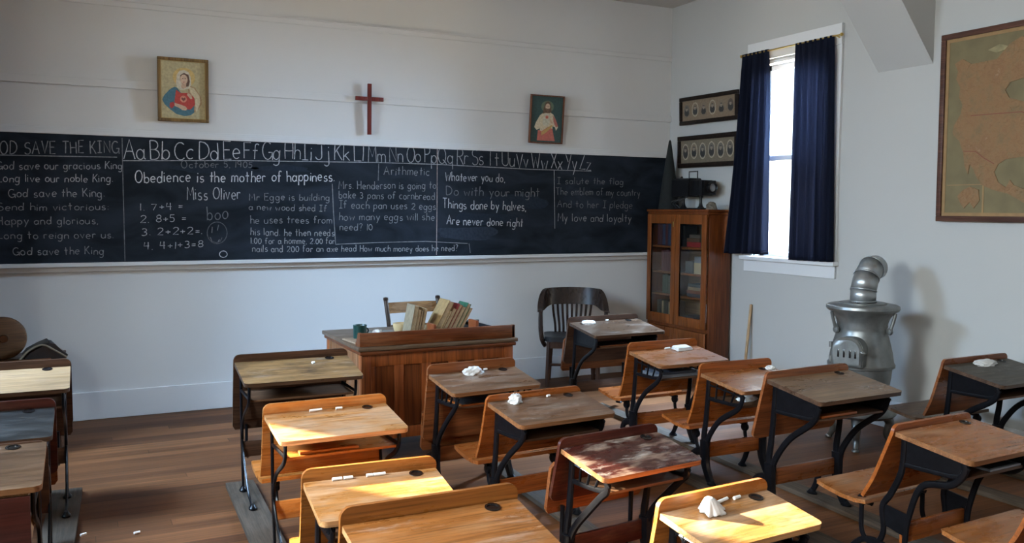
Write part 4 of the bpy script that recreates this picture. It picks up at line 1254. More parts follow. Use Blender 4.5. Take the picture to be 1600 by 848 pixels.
school_desk('D3', D_('D3'), AMBERTOP, AMBER, AMBERSEAT, 'arch', 'open', 'school desk of which only the amber seat shows at the bottom right corner')
school_desk('L1', D_('L1'), PALETOP, DARKB, DARKB, 'slim', 'folded', 'pale-topped school desk at far left, foremost by the wooden drum')
school_desk('L2', D_('L2'), BLACKTOP, MAHOGB, RUSSET, 'slim', 'folded', 'black-topped school desk at left between the pale-topped and the boxed desk')
rt_, _, _ = school_desk('L3', D_('L3'), LEFTTOP, DARKB, DARKB, 'slim', 'none', 'brown-topped school desk with red wooden book box at the bottom left corner')
pL3 = DESK_FIT['L3']
MB().prism([(-0.02, pL3[3] - 0.024), (-pL3[6] + 0.02, pL3[3] - 0.024 - (pL3[6] - 0.02) * math.tan(pL3[4])), (-pL3[6] + 0.02, pL3[3] - 0.26), (-0.02, pL3[3] - 0.26)], (0.06, 0, 0), (0, 1, 0), (0, 0, 1), pL3[5] - 0.10).build('book_box', [TANBOX], rt_)
MB().bb((0.055, -pL3[6] + 0.004, pL3[3] - 0.265), (pL3[5] - 0.035, -pL3[6] + 0.019, pL3[3] - 0.030 - pL3[6] * math.tan(pL3[4]))).build('box_front', REDBOX, rt_)

# floor runners under the desks
def runner(x0, y0, x1, y1, w, label):
    L = math.hypot(x1 - x0, y1 - y0)
    root = MB().box((0, 0, 0.014), (w, L, 0.028), None, 0.003).build('floor_runner', wood_y, None, True, ((x0 + x1) / 2, (y0 + y1) / 2, 0), (0, 0, math.atan2(-(x1 - x0), y1 - y0)))
    tag(root, label, 'runner board', 'desk runners on the floor')
wood_y = wood('grey runner board', (0.040, 0.027, 0.017), (0.090, 0.061, 0.039), 0.75, None, 0, 1, 1.0)
def col_runner(keys, side, y0, y1, label, w=0.11):
    pts = []
    for k in keys:
        p = DESK_FIT[k]; st_ = 0.030 if k in SLIM else 0.048
        u = st_ if side == 0 else p[5] - st_
        for yy in (0.15, -0.25):
            pts.append((p[1] + u * math.sin(p[2]) + yy * math.cos(p[2]), p[0] + u * math.cos(p[2]) - yy * math.sin(p[2])))
    n = len(pts); my = sum(a for a, _ in pts) / n; mx = sum(b for _, b in pts) / n
    sl = sum((a - my) * (b - mx) for a, b in pts) / sum((a - my) ** 2 for a, _ in pts)
    runner(mx + sl * (y0 - my), y0, mx + sl * (y1 - my), y1, w, label)
SLIM = ('A1', 'A2', 'L1', 'L2', 'L3')
col_runner(['A1', 'A2', 'A3', 'A4'], 0, -5.2, -2.06, 'grey runner board under the left feet of the tan-topped and honey desks', 0.15)
col_runner(['A1', 'A2', 'A3', 'A4'], 1, -5.2, -2.06, 'runner board under the right feet of the tan-topped and honey desks')
col_runner(['B1', 'B2', 'B3', 'B4'], 0, -5.3, -2.35, 'runner board under the left feet of the dark red desk and its column')
col_runner(['B1', 'B2', 'B3', 'B4'], 1, -5.3, -2.35, 'runner board under the right feet of the dark red desk and its column')
col_runner(['C2', 'C3', 'C4', 'D2'], 0, -5.6, -1.2, 'runner board under the left feet of the amber desks near the stove')
col_runner(['C2', 'C3', 'C4', 'D2'], 1, -5.6, -1.2, 'runner board under the right feet of the amber desks near the stove')
col_runner(['D1'], 0, -4.4, -3.45, 'runner board under the left feet of the grey-topped desk', 0.10)
col_runner(['D1'], 1, -4.4, -3.45, 'runner board under the right feet of the grey-topped desk', 0.10)
col_runner(['L1', 'L2', 'L3'], 1, -4.2, -1.80, 'grey runner board under the right feet of the far left desks', 0.15)
col_runner(['L1', 'L2', 'L3'], 0, -4.2, -1.80, 'grey runner board under the left feet of the far left desks', 0.15)

# ------------------------------------------------------------------ chalk, rags and papers on the desks
def chalk_stick(key, u, v, L, ang, label, group='chalk sticks on the desks'):
    m_ = MB().tube([(-L / 2, 0, 0), (L / 2, 0, 0)], [0.0062, 0.0056], 10)
    r_ = DESKS[key]
    o = m_.build('chalk_stick', CHALKSTICK, None, True, on_desk(key, u, max(v, 0.012), 0.0063), desk_rot(key, ang))
    return tag(o, label, 'chalk', group)
chalk_stick('A1', 0.40, 0.105, 0.016, 0.6, 'chalk crumb on the tan-topped desk beside the teacher desk')
chalk_stick('A2', 0.226, 0.016, 0.058, 0.10, 'longer chalk stick on the honey desk behind the tan-topped desk')
chalk_stick('A2', 0.333, 0.020, 0.030, 0.04, 'shorter chalk stick on the honey desk behind the tan-topped desk')
for (u, L, lb) in ((0.114, 0.034, 'first of four chalk pieces from the left on the honey desk'), (0.152, 0.032, 'second of four chalk pieces from the left on the honey desk'),
                   (0.228, 0.022, 'third of four chalk pieces from the left on the honey desk'), (0.263, 0.043, 'rightmost of four chalk pieces on the honey desk')):
    chalk_stick('A3', u, 0.012, L, 0.03, lb)
chalk_stick('B1', 0.340, 0.016, 0.022, 0.05, 'chalk piece beside the white rag on the desk before the teacher desk')
chalk_stick('B2', 0.329, 0.022, 0.018, 0.1, 'short chalk piece on the brown desk with the open amber seat')
chalk_stick('B4', 0.250, 0.014, 0.062, 0.22, 'chalk stick touching the white cloth on the small sunlit desk')
chalk_stick('B4', 0.317, 0.014, 0.030, 0.12, 'short chalk piece near the inkwell of the small sunlit desk')
chalk_stick('C1', 0.325, 0.014, 0.026, 0.05, 'chalk piece on the dark brown desk before the armchair')
chalk_stick('C2', 0.285, 0.020, 0.040, 0.1, 'chalk stick beside the folded white cloth on the amber desk')
chalk_stick('L1', 0.19, 0.020, 0.036, 0.02, 'chalk stick on the pale-topped desk at far left')
chalk_stick('L2', 0.11, 0.020, 0.030, 0.05, 'chalk piece on the black-topped desk at left')

def crumple(name, label, cat, loc, size, seed, rot=None, peaks=1.0, mat=None, group=None):
    rng = random.Random(seed)
    bm = bmesh.new()
    bmesh.ops.create_icosphere(bm, subdivisions=4, radius=1.0)
    ph = [(rng.uniform(-1, 1), rng.uniform(-1, 1), rng.uniform(-1, 1), rng.uniform(0, 6.28), rng.uniform(2.5, 7)) for _ in range(9)]
    for v in bm.verts:
        d = v.co.normalized(); k = 0
        for a, b, c, p_, f_ in ph:
            k += abs(math.sin(f_ * (a * d.x + b * d.y + c * d.z) + p_))
        k = 0.62 + 0.085 * peaks * (k - 4.5)
        flare = 1.0 + 0.35 * max(0, -d.z)
        v.co = Vector((d.x * k * size[0] * flare, d.y * k * size[1] * flare, max(0.0, d.z * k + 0.25) * size[2]))
    mb = MB(); mb.bm.free(); mb.bm = bm
    o = mb.build(name, mat or PAPER, None, True, loc, rot)
    return tag(o, label, cat, group)
crumple('rag', 'large crumpled white rag on the brown desk before the teacher desk', 'rag', on_desk('B1', 0.245, 0.047, 0.0005), (0.078, 0.036, 0.040), 3, desk_rot('B1'))
crumple('rag', 'crumpled white rag on the brown desk with the open amber seat', 'rag', on_desk('B2', 0.128, 0.042, 0.0005), (0.044, 0.036, 0.044), 5, desk_rot('B2'))
crumple('rag', 'flattish white rag on the dark brown desk before the armchair', 'rag', on_desk('C1', 0.135, 0.050, 0.0005), (0.078, 0.052, 0.022), 8, desk_rot('C1', 0.1))
crumple('rag', 'flattish white rag on the grey-topped desk by the right wall', 'rag', on_desk('D1', 0.29, 0.052, 0.0005), (0.115, 0.050, 0.028), 9, desk_rot('D1', 0.05))
crumple('rag', 'small white rag at the right end of the glossy amber desk', 'rag', on_desk('C3', 0.462, 0.046, 0.0005), (0.045, 0.035, 0.022), 12, desk_rot('C3'))
crumple('rag', 'white rag on the shelf inside the glossy amber desk', 'rag', in_desk('C3', 0.20, -0.15, DESKS['C3'][3] - 0.145 * DESKS['C3'][3] / .66 + 0.0065), (0.085, 0.06, 0.028), 14, (0, 0, 0.2))
# peaked cloth on the small sunlit desk
def peaked_cloth():
    mb = MB(); rings = []
    n = 72
    rng = random.Random(4)
    for i, t in enumerate([0.02, .12, .25, .4, .55, .7, .82, .92, 1.0]):
        ring = []
        for j in range(n):
            a = 2 * PI * j / n
            w = 1 + 0.10 * t * math.sin(5 * a + 1) + 0.07 * t * math.sin(8 * a + 2.2) + 0.05 * t * math.sin(13 * a)
            lob = 1 + 0.55 * t * t * max(0, math.cos(a + 0.25)) ** 3 + 0.35 * t * t * max(0, math.cos(a - 4.4)) ** 4
            r = (0.009 + 0.027 * t ** 0.9) * w * lob
            z = 0.046 * (1 - t ** 1.5) + 0.003 * math.sin(6 * a + 5 * t) * t + 0.003
            ring.append(mb.bm.verts.new((r * math.cos(a) - 0.012 * (1 - t), r * math.sin(a) * .9, max(0.0012, z))))
        rings.append(ring)
    for i in range(len(rings) - 1):
        for j in range(n):
            mb.bm.faces.new((rings[i][j], rings[i][(j + 1) % n], rings[i + 1][(j + 1) % n], rings[i + 1][j]))
    mb.bm.faces.new(rings[0][::-1])
    o = mb.build('rag', PAPER, None, True, on_desk('B4', 0.165, 0.050, 0.0008), desk_rot('B4'))
    md = o.modifiers.new('thickness', 'SOLIDIFY'); md.thickness = 0.0012; md.offset = 1
    tag(o, 'peaked white cloth standing on the small sunlit honey desk', 'rag')
peaked_cloth()
fc = MB()
for i in range(4):
    fc.box((0.002 * (i % 2), 0.001 * i, 0.0035 + 0.005 * i), (0.125 - 0.004 * i, 0.072 - 0.003 * i, 0.0058), (0, 0.012 * (i % 2), 0.02 * i), 0.0025)
tag(fc.build('folded_cloth', PAPER, None, True, on_desk('C2', 0.375, 0.055, 0.001), desk_rot('C2', 0.05)), 'folded white cloth lying on the amber desk by the bookcase', 'cloth')
crumple('paper_scrap', 'torn white paper scrap on the floor left of the dark red desk', 'paper', (-2.995, -3.70, 0.0285), (0.05, 0.035, 0.02), 21, (0, 0, 0.9))
for (x, y, a, lb) in ((-5.006, -2.60, 0.3, 'small chalk bit on bare floor between the left desks'), (-5.235, -2.60, 0.5, 'small chalk bit on the runner board below the far left desks')):
    o = MB().tube([(-0.014, 0, 0), (0.014, 0, 0)], 0.006, 8).build('chalk_stick', CHALKSTICK, None, True, (x, y, 0.0065 + (0.028 if x < -5.2 else 0)), (0, 0, a))
    tag(o, lb, 'chalk', 'chalk bits on the floor')

# things kept on the shelves under the desktops
def shelf_item(key, name, label, cat, x0, x1, y0, y1, h, mat, edge=None, dz=0.0):
    p = DESKS[key]; z = p[3] - 0.145 * p[3] / .66 + 0.0065 + dz
    mb = MB()
    mb.bb((-(x1 - x0) / 2, -(y1 - y0) / 2, 0), ((x1 - x0) / 2, (y1 - y0) / 2, h), 0.002)
    o = mb.build(name, mat, None, True, in_desk(key, (x0 + x1) / 2, (y0 + y1) / 2, z), (0, 0, p[2]))
    if edge:
        f = MB(); X, Yy = (x1 - x0) / 2, (y1 - y0) / 2; e = 0.012
        f.bb((-X - .001, -Yy - .001, 0), (X + .001, -Yy + e, h + .002)).bb((-X - .001, Yy - e, 0), (X + .001, Yy + .001, h + .002)).bb((-X - .001, -Yy, 0), (-X + e, Yy, h + .002)).bb((X - e, -Yy, 0), (X + .001, Yy, h + .002))
        f.build('slate_rim', edge, o, False)
    return tag(o, label, cat)
SL = plain('writing slate', (0.018, 0.019, 0.022), 0.5)
shelf_item('A2', 'wooden_ruler', 'orange wooden strip lying on the shelf of the left honey desk', 'ruler', 0.10, 0.36, -0.235, -0.20, 0.012, HONEY)
shelf_item('B1', 'writing_slate', 'wood-rimmed writing slate on the shelf of the desk before the teacher desk', 'slate', 0.08, 0.34, -0.235, -0.05, 0.006, SL, AMBER)
shelf_item('C1', 'writing_slate', 'wood-rimmed writing slate on the shelf of the desk before the armchair', 'slate', 0.10, 0.36, -0.27, -0.07, 0.006, SL, RUSSET)
shelf_item('C4', 'wooden_ruler', 'orange wooden strip on the shelf of the grey-brown desk', 'ruler', 0.10, 0.34, -0.26, -0.22, 0.012, AMBER)
shelf_item('C2', 'book', 'grey book at the bottom of the stack on the amber desk shelf', 'book', 0.07, 0.38, -0.25, -0.04, 0.018, plain('grey cloth cover', (0.13, 0.14, 0.16), 0.7))
shelf_item('C2', 'book', 'dark book on top of the stack on the amber desk shelf', 'book', 0.09, 0.35, -0.24, -0.05, 0.014, plain('dark cover', (0.035, 0.04, 0.055), 0.7), None, 0.019)
shelf_item('D2', 'writing_slate', 'grey-rimmed writing slate on the shelf of the arch-legged amber desk', 'slate', 0.24, 0.45, -0.265, -0.07, 0.006, SL, plain('grey slate rim', (0.22, 0.23, 0.25), 0.45))

# ------------------------------------------------------------------ teacher's desk
TDX0, TDX1, TDY0, TDY1, TDZ = -3.75, -2.69, -2.045, -1.20, 0.73
OAKD = wood('old oak', (0.0935, 0.0234, 0.0049), (0.1782, 0.0495, 0.0112), 0.42, None, 0, 2, 0.8)
OAKS = wood('old oak stiles', (0.1656, 0.0418, 0.0090), (0.3036, 0.0815, 0.0180), 0.42, None, 0, 2, 0.8)
OAKR = wood('old oak rail', (0.0809, 0.0189, 0.0049), (0.1512, 0.0405, 0.0098), 0.42, (0.22, 0.11, 0.05), 0.4, 0)
OAKL = wood('lighter oak', (0.135, 0.050, 0.015), (0.234, 0.094, 0.032), 0.42, None, 0, 2, 0.8)
OAKT = wood('grey oak top', (0.0800, 0.0465, 0.0266), (0.1360, 0.0863, 0.0525), 0.4, (0.19, 0.15, 0.12), 0.5, 0)
td = empty('teacher_desk', ((TDX0 + TDX1) / 2, (TDY0 + TDY1) / 2, 0), 0, 'large oak panelled teacher desk with a raised front rail', 'desk')
hw, hd = (TDX1 - TDX0) / 2, (TDY1 - TDY0) / 2
MB().bb((-hw, -hd, TDZ - 0.026), (hw, hd, TDZ), 0.006).build('desktop', OAKT, td)
MB().bb((-hw + 0.012, -hd + 0.004, TDZ - 0.05), (hw - 0.012, hd - 0.01, TDZ - 0.027), 0.006).build('top_moulding', OAKR, td)
rl = MB()
rl.bb((-hw + 0.012, -hd + 0.012, TDZ + 0.0005), (hw - 0.02, -hd + 0.032, TDZ + 0.083), 0.004)
rl.prism([(0, 0), (0.10, 0), (0.10, 0.02), (0.07, 0.05), (0.02, 0.083), (0, 0.083)], (hw - 0.02, -hd + 0.012, TDZ + 0.0005), (0, 1, 0), (0, 0, 1), -0.018, 0.002)
rl.prism([(0, 0), (0.07, 0), (0.05, 0.03), (0.02, 0.083), (0, 0.083)], (-hw + 0.03, -hd + 0.032, TDZ + 0.0005), (0, 1, 0), (0, 0, 1), -0.018, 0.002)
rl.build('desk_rail', OAKR, td)
ZB = 0.155
for sx in (-1, 1):
    for sy in (-1, 1):
        lx, ly = sx * (hw - 0.055), sy * (hd - 0.055)
        MB().bb((lx - 0.03, ly - 0.03, 0), (lx + 0.03, ly + 0.03, TDZ - 0.05), 0.004).build('desk_leg', OAKS, td)
fp = MB()
fp.bb((-hw + 0.085, -hd + 0.045, ZB), (hw - 0.085, -hd + 0.062, TDZ - 0.05))
fp.build('front_panel', OAKD, td)
sx0, sx1 = -hw + 0.085, hw - 0.085
fr_ = MB()
yA, yB = -hd + 0.032, -hd + 0.044
fr_.bb((sx0, yA, TDZ - 0.125), (sx1, yB, TDZ - 0.05), 0.002).bb((sx0, yA, ZB), (sx1, yB, ZB + 0.07), 0.002)
for k in range(6):
    xx = sx0 + (sx1 - sx0) * k / 5
    w_ = 0.030
    fr_.bb((max(sx0, xx - w_), yA, ZB + 0.07), (min(sx1, xx + w_), yB, TDZ - 0.125), 0.002)
fr_.build('front_stiles', OAKS, td)
for s_ in (-1, 1):
    sp_ = MB(); xo = s_ * (hw - 0.042)
    sp_.bb((xo - 0.008, -hd + 0.085, ZB), (xo + 0.008, hd - 0.085, TDZ - 0.05)).build('side_panel', OAKL if s_ < 0 else OAKD, td)
    ss = MB(); xo = s_ * (hw - 0.031)
    for yy in (-hd + 0.085, -0.03, hd - 0.145):
        ss.bb((xo - 0.004, yy, ZB), (xo + 0.004, yy + 0.06, TDZ - 0.05), 0.001)
    ss.bb((xo - 0.0035, -hd + 0.085, TDZ - 0.12), (xo + 0.0035, hd - 0.085, TDZ - 0.05)).bb((xo - 0.0035, -hd + 0.085, ZB), (xo + 0.0035, hd - 0.085, ZB + 0.07))
    ss.build('side_stiles', OAKL if s_ < 0 else OAKD, td)
# pedestal of drawers on the far side
for s_ in (-1, 1):
    x_a, x_b = s_ * (hw - 0.09), s_ * (hw - 0.42)
    MB().bb((min(x_a, x_b), -hd + 0.10, ZB), (max(x_a, x_b), hd - 0.10, TDZ - 0.05)).build('drawer_pedestal', OAKD, td)
    for k in range(3):
        dr = MB().bb((min(x_a, x_b) + 0.01, hd - 0.099, ZB + 0.012 + k * 0.175), (max(x_a, x_b) - 0.01, hd - 0.083, ZB + 0.175 + k * 0.175), 0.003).build('drawer', OAKD, td)
        MB().lathe([(0.006, 0), (0.006, 0.012), (0.014, 0.02), (0.012, 0.028), (0.001, 0.03)], ((x_a + x_b) / 2, hd - 0.083, ZB + 0.09 + k * 0.175), 12, 'Y').build('drawer_knob', BRASS, dr)

# on the teacher's desk
TT = TDZ + 0.0005
def book(label, x, y, h, d, t, lean, cover, group, ty=None, pages=PAGES):
    """book standing on its lower edge in a row along x, fore-edge towards the class, leaning over by lean"""
    root = empty('book', (x + t / math.cos(lean), y, TT if ty is None else ty), 0, label, 'book', group, rot=(0, lean, 0))
    c = 0.0022
    MB().bb((-t, 0.0, 0), (c - t, d, h), 0.0008).bb((-c, 0, 0), (0, d, h), 0.0008).bb((c - t, d - c, 0), (-c, d, h), 0.0008).build('book_cover', cover, root)
    MB().bb((c - t, 0.004, 0.003), (-c, d - c, h - 0.004)).build('pages', pages, root, False)
    return root
def cloth_cover(name, col):
    col = tuple(k * f for k, f in zip(col, (0.78, 0.68, 0.56)))
    return plain('cover ' + name, col, 0.75, 0, 0.2, 30)
GRP = 'books standing on the teacher desk'
lean = R(9)
def row(x, y, lean, specs):
    for (h, d, t, cov, lb) in specs:
        book(lb, x, y, h, d, t, lean, cov, GRP)
        x += t / math.cos(lean) + 0.001
    return x
row(-3.368, -1.86, R(11), [
    (0.215, 0.145, 0.030, cloth_cover('grey', (0.25, 0.225, 0.17)), 'grey-covered book, leftmost in the row on the teacher desk'),
    (0.190, 0.14, 0.019, cloth_cover('tan', (0.32, 0.20, 0.10)), 'tan book right behind the grey-covered one on the teacher desk'),
    (0.185, 0.14, 0.015, cloth_cover('dark', (0.03, 0.025, 0.02)), 'thin dark book in the left group on the teacher desk'),
    (0.195, 0.14, 0.020, cloth_cover('straw', (0.30, 0.22, 0.13)), 'straw-coloured book, last of the left group on the teacher desk')])
row(-3.222, -1.86, R(29), [
    (0.255, 0.17, 0.034, cloth_cover('buff', (0.33, 0.24, 0.115)), 'tallest buff book leaning right on the teacher desk'),
    (0.190, 0.14, 0.012, cloth_cover('cream', (0.46, 0.40, 0.29)), 'thin cream book leaning against the tall buff one'),
    (0.205, 0.145, 0.026, cloth_cover('brown', (0.20, 0.105, 0.05)), 'brown book in the middle of the leaning group'),
    (0.232, 0.15, 0.022, cloth_cover('red', (0.20, 0.015, 0.025)), 'red book leaning in the group on the teacher desk'),
    (0.215, 0.145, 0.026, cloth_cover('beige', (0.35, 0.25, 0.17)), 'beige book between the red and the green ones'),
    (0.235, 0.15, 0.024, cloth_cover('green', (0.015, 0.12, 0.075)), 'green book near the right end of the leaning group'),
    (0.205, 0.14, 0.020, cloth_cover('buckram', (0.31, 0.20, 0.10)), 'tan book, rightmost of the leaning group')])
BE = plain('orange stained wood', (0.17, 0.04, 0.008), 0.45, 0, 0.15, 30)
tag(MB().bb((-0.009, -0.06, 0), (0.009, 0.06, 0.105), 0.003).build('bookend', BE, None, True, (-3.243, -1.93 + 0.0, TT)), 'orange wooden bookend between the two groups of books', 'bookend', 'bookends')
tag(MB().bb((-0.011, -0.06, 0), (0.011, 0.06, 0.115), 0.003).build('bookend', BE, None, True, (-2.955, -1.93, TT)), 'orange wooden bookend at the right end of the books', 'bookend', 'bookends')
# dark green tin mug
GREEN = plain('dark green enamel', (0.006, 0.035, 0.028), 0.35, 0, 0, 10, 0, 0.5)
mug = empty('mug', (-3.648, -1.74, TT + 0.013), 0.4, 'dark green enamel mug at the left end of the teacher desk', 'mug')
MB().lathe([(0.001, 0.004), (0.040, 0.004), (0.041, 0.002), (0.042, 0.080), (0.0445, 0.083), (0.042, 0.085), (0.039, 0.081), (0.038, 0.008), (0.001, 0.007)], (0, 0, -0.002), 28).build('mug_body', GREEN, mug)
MB().tube([(0.040 + 0.028 * math.sin(PI * i / 10), 0, 0.016 + 0.05 * i / 10) for i in range(11)], 0.0045, 8).build('mug_handle', GREEN, mug)
tag(MB().bb((-0.15, -0.10, 0), (0.15, 0.10, 0.012), 0.003).build('wooden_board', wood('pale board', (0.20, 0.13, 0.08), (0.33, 0.23, 0.15), 0.6), None, True, (-3.59, -1.78, TT), (0, 0, 0.12)), 'thin pale board under the green mug on the teacher desk', 'board')
crumple('rag', 'white rag beside the green mug on the teacher desk', 'rag', (-3.545, -1.77, TT + 0.0125), (0.058, 0.045, 0.050), 31)
crumple('rag', 'low white rag before the wooden bowl on the teacher desk', 'rag', (-3.475, -1.83, TT + 0.0125), (0.06, 0.04, 0.030), 33, None)
plt = MB().lathe([(0.001, 0.004), (0.05, 0.004), (0.085, 0.012), (0.105, 0.020), (0.107, 0.023), (0.085, 0.017), (0.05, 0.008), (0.001, 0.008)], (0, 0, -0.004), 36)
tag(plt.build('plate', plain('grey enamel', (0.16, 0.16, 0.14), 0.4), None, True, (-3.46, -1.60, TT)), 'grey enamel plate behind the rags on the teacher desk', 'plate')
bw = MB().lathe([(0.001, 0.0), (0.028, 0.0), (0.030, 0.006), (0.048, 0.030), (0.056, 0.060), (0.056, 0.078), (0.052, 0.078), (0.050, 0.060), (0.042, 0.032), (0.001, 0.014)], (0, 0, 0), 32)
tag(bw.build('bowl', plain('pale turned wood', (0.45, 0.32, 0.16), 0.5, 0, 0.12, 20), None, True, (-3.335, -1.63, TT)), 'pale turned wooden bowl left of the books', 'bowl')
tr_ = empty('letter_tray', (-2.80, -1.60, TT), 0.05, 'black letter tray right of the books on the teacher desk', 'tray')
MB().bb((-0.10, -0.14, 0), (0.10, 0.14, 0.006)).build('tray_base', plain('tray base', (0.05, 0.055, 0.065), 0.35), tr_, False)
tb = MB()
tb.bb((-0.105, -0.145, 0), (0.105, -0.135, 0.03), 0.002).bb((-0.105, 0.135, 0), (0.105, 0.145, 0.05), 0.002).bb((-0.105, -0.135, 0), (-0.095, 0.135, 0.05), 0.002).bb((0.095, -0.135, 0), (0.105, 0.135, 0.03), 0.002)
tb.build('tray_rim', BLACK, tr_)

# ------------------------------------------------------------------ chairs by the back wall
CHW = wood('chair oak', (0.10, 0.045, 0.018), (0.24, 0.125, 0.050), 0.25, None, 0, 0, 1, 0.6, 0.5)
CHD = wood('chair post', (0.022, 0.012, 0.008), (0.05, 0.028, 0.017), 0.3, None, 0, 2)
tc_ = empty('wooden_chair', (-2.93, -0.80, 0), 0, 'wooden slat-back chair behind the teacher desk', 'chair')
for s_ in (-1, 1):
    P_ = spline([(s_ * 0.18, -0.03, 0.0), (s_ * 0.185, 0.0, 0.30), (s_ * 0.19, 0.0, 0.46), (s_ * 0.20, 0.03, 0.68), (s_ * 0.21, 0.075, 0.865)], 5)
    MB().tube(P_, 0.017, 10).build('back_post', CHD, tc_)
    MB().lathe([(0.017, 0), (0.020, 0.006), (0.018, 0.022), (0.001, 0.026)], (s_ * 0.21, 0.075, 0.862), 12).build('post_tip', CHD, tc_)
    MB().tube([(s_ * 0.19, -0.36, 0), (s_ * 0.18, -0.345, 0.43)], [0.015, 0.018], 10).build('chair_leg', CHD, tc_)
def slat(z0, z1, y0, y1, x, mat):
    mb = MB(); n = 12; A, B = [], []
    for i in range(n + 1):
        u = -1 + 2 * i / n
        yy = 0.022 * (1 - u * u)
        A.append((u * x, y0 + yy, z0)); B.append((u * x, y1 + yy, z1))
    vs = [[mb.bm.verts.new((p[0], p[1] + dy, p[2])) for p in L_] for dy in (0, 0.014) for L_ in (A, B)]
    for i in range(n):
        mb.bm.faces.new((vs[0][i], vs[0][i + 1], vs[1][i + 1], vs[1][i])); mb.bm.faces.new((vs[2][i + 1], vs[2][i], vs[3][i], vs[3][i + 1]))
        mb.bm.faces.new((vs[1][i], vs[1][i + 1], vs[3][i + 1], vs[3][i])); mb.bm.faces.new((vs[0][i + 1], vs[0][i], vs[2][i], vs[2][i + 1]))
    return mb.build('back_slat', mat, tc_)
slat(0.765, 0.845, 0.045, 0.062, 0.203, CHW)
slat(0.64, 0.68, 0.012, 0.02, 0.195, CHW)
slat(0.54, 0.575, -0.002, 0.002, 0.19, CHW)
MB().prism(rrect(-0.21, -0.40, 0.21, 0.02, (0.05, 0.05, 0.02, 0.02)), (0, 0, 0.425), (1, 0, 0), (0, 1, 0), 0.028, 0.008).build('seat', CHW, tc_)
for z, ya, yb in ((0.16, -0.35, -0.35), (0.24, -0.35, -0.35)):
    MB().tube([(-0.185, ya, z), (0.185, yb, z)], 0.010, 8).build('rung', CHD, tc_)

DW = wood('dark armchair wood', (0.012, 0.008, 0.007), (0.038, 0.022, 0.016), 0.28, None, 0, 2, 1, 0.5, 0.35)
DWL = wood('dark brown armchair leg', (0.030, 0.013, 0.008), (0.065, 0.030, 0.017), 0.35, None, 0, 2, 1)
DWS = wood('black armchair seat', (0.008, 0.008, 0.009), (0.022, 0.022, 0.024), 0.4)
ac = empty('armchair', (-1.275, -0.335, 0), R(-28), 'dark slatted office armchair with curved back against the back wall', 'chair')
MB().prism(rrect(-0.25, -0.20, 0.25, 0.20, (0.09, 0.09, 0.06, 0.06)), (0, 0, 0.405), (1, 0, 0), (0, 1, 0), 0.040, 0.014).build('seat', DWS, ac)
MB().prism(rrect(-0.225, -0.175, 0.225, 0.165, 0.05), (0, 0, 0.345), (1, 0, 0), (0, 1, 0), 0.060, 0.004).build('apron', DWL, ac)
for s_ in (-1, 1):
    MB().tube([(s_ * 0.225, -0.165, 0.0), (s_ * 0.205, -0.145, 0.40)], [0.019, 0.025], 4).build('chair_leg', DWL, ac)
    MB().tube([(s_ * 0.205, 0.185, 0.0), (s_ * 0.185, 0.14, 0.40)], [0.018, 0.024], 4).build('chair_leg', DWL, ac)
    MB().tube([(s_ * 0.217, -0.155, 0.17), (s_ * 0.197, 0.165, 0.19)], 0.012, 8).build('rung', DWL, ac)
    # arm post curving up from the seat to the arm
    P_ = spline([(s_ * 0.245, -0.08, 0.36), (s_ * 0.272, -0.13, 0.42), (s_ * 0.285, -0.15, 0.54), (s_ * 0.285, -0.155, 0.665)], 5)
    MB().tube(P_, [0.022 + 0.010 * (0.5 - abs(i / (len(P_) - 1) - 0.5)) for i in range(len(P_))], 8, (0, 0.8)).build('arm_post', DW, ac)
MB().tube([(-0.2, -0.155, 0.20), (0.2, -0.155, 0.20)], 0.012, 8).build('rung', DWL, ac)
# bent crest rail that runs into the two arms
cm = MB(); n = 40; rows = []
for i in range(n + 1):
    a = -1 + 2 * i / n
    th = a * R(108)
    x = 0.29 * math.sin(th) * (1.0 if abs(th) < PI / 2 else 1.0)
    y = 0.15 - 0.255 * (1 - math.cos(th)) * 0.92 if abs(th) < PI / 2 else 0.15 - 0.235 - 0.10 * (abs(th) - PI / 2) / R(18)
    if abs(th) >= PI / 2: x = math.copysign(0.29, th)
    k = abs(th)
    f = max(0.0, min(1.0, (R(75) - k) / R(38)))
    f = f * f * (3 - 2 * f)
    f2 = max(0.0, min(1.0, (R(98) - k) / R(44))); f2 = f2 * f2 * (3 - 2 * f2)
    zt_ = 0.70 + 0.155 * f2 - 0.012 * (k / R(70)) ** 2 * (1 if k < R(70) else 1)
    zb_ = 0.665 + 0.040 * f
    th_ = 0.016 + 0.03 * (1 - f)
    nrm = Vector((math.sin(th), math.cos(th) * 0.9, 0)).normalized() if k < PI / 2 else Vector((math.copysign(1, th), 0, 0))
    p = Vector((x, y, 0))
    lean_ = Vector((0, 0.05 * f2, 0))
    rows.append([cm.bm.verts.new(p - nrm * th_ / 2 + Vector((0, 0, zb_))), cm.bm.verts.new(p + nrm * th_ / 2 + Vector((0, 0, zb_))),
                 cm.bm.verts.new(p + nrm * th_ / 2 + lean_ + Vector((0, 0, zt_))), cm.bm.verts.new(p - nrm * th_ / 2 + lean_ + Vector((0, 0, zt_)))])
for i in range(n):
    for j in range(4):
        cm.bm.faces.new((rows[i][j], rows[i][(j + 1) % 4], rows[i + 1][(j + 1) % 4], rows[i + 1][j]))
cm.bm.faces.new(rows[0]); cm.bm.faces.new(rows[-1][::-1])
cm._bevel([v for r_ in rows for v in r_], 0.005, 2, 50)
cm.build('crest_rail', DW, ac)
for k in range(9):
    u = -1 + 2 * k / 8
    P_ = spline([(u * 0.145, 0.155, 0.43), (u * 0.150, 0.150, 0.52), (u * 0.165, 0.142, 0.62), (u * 0.175, 0.148 - 0.03 * u * u, 0.72)], 4)
    MB().tube(P_, 0.0105, 6, (1, 0.5)).build('back_slat', DW, ac)

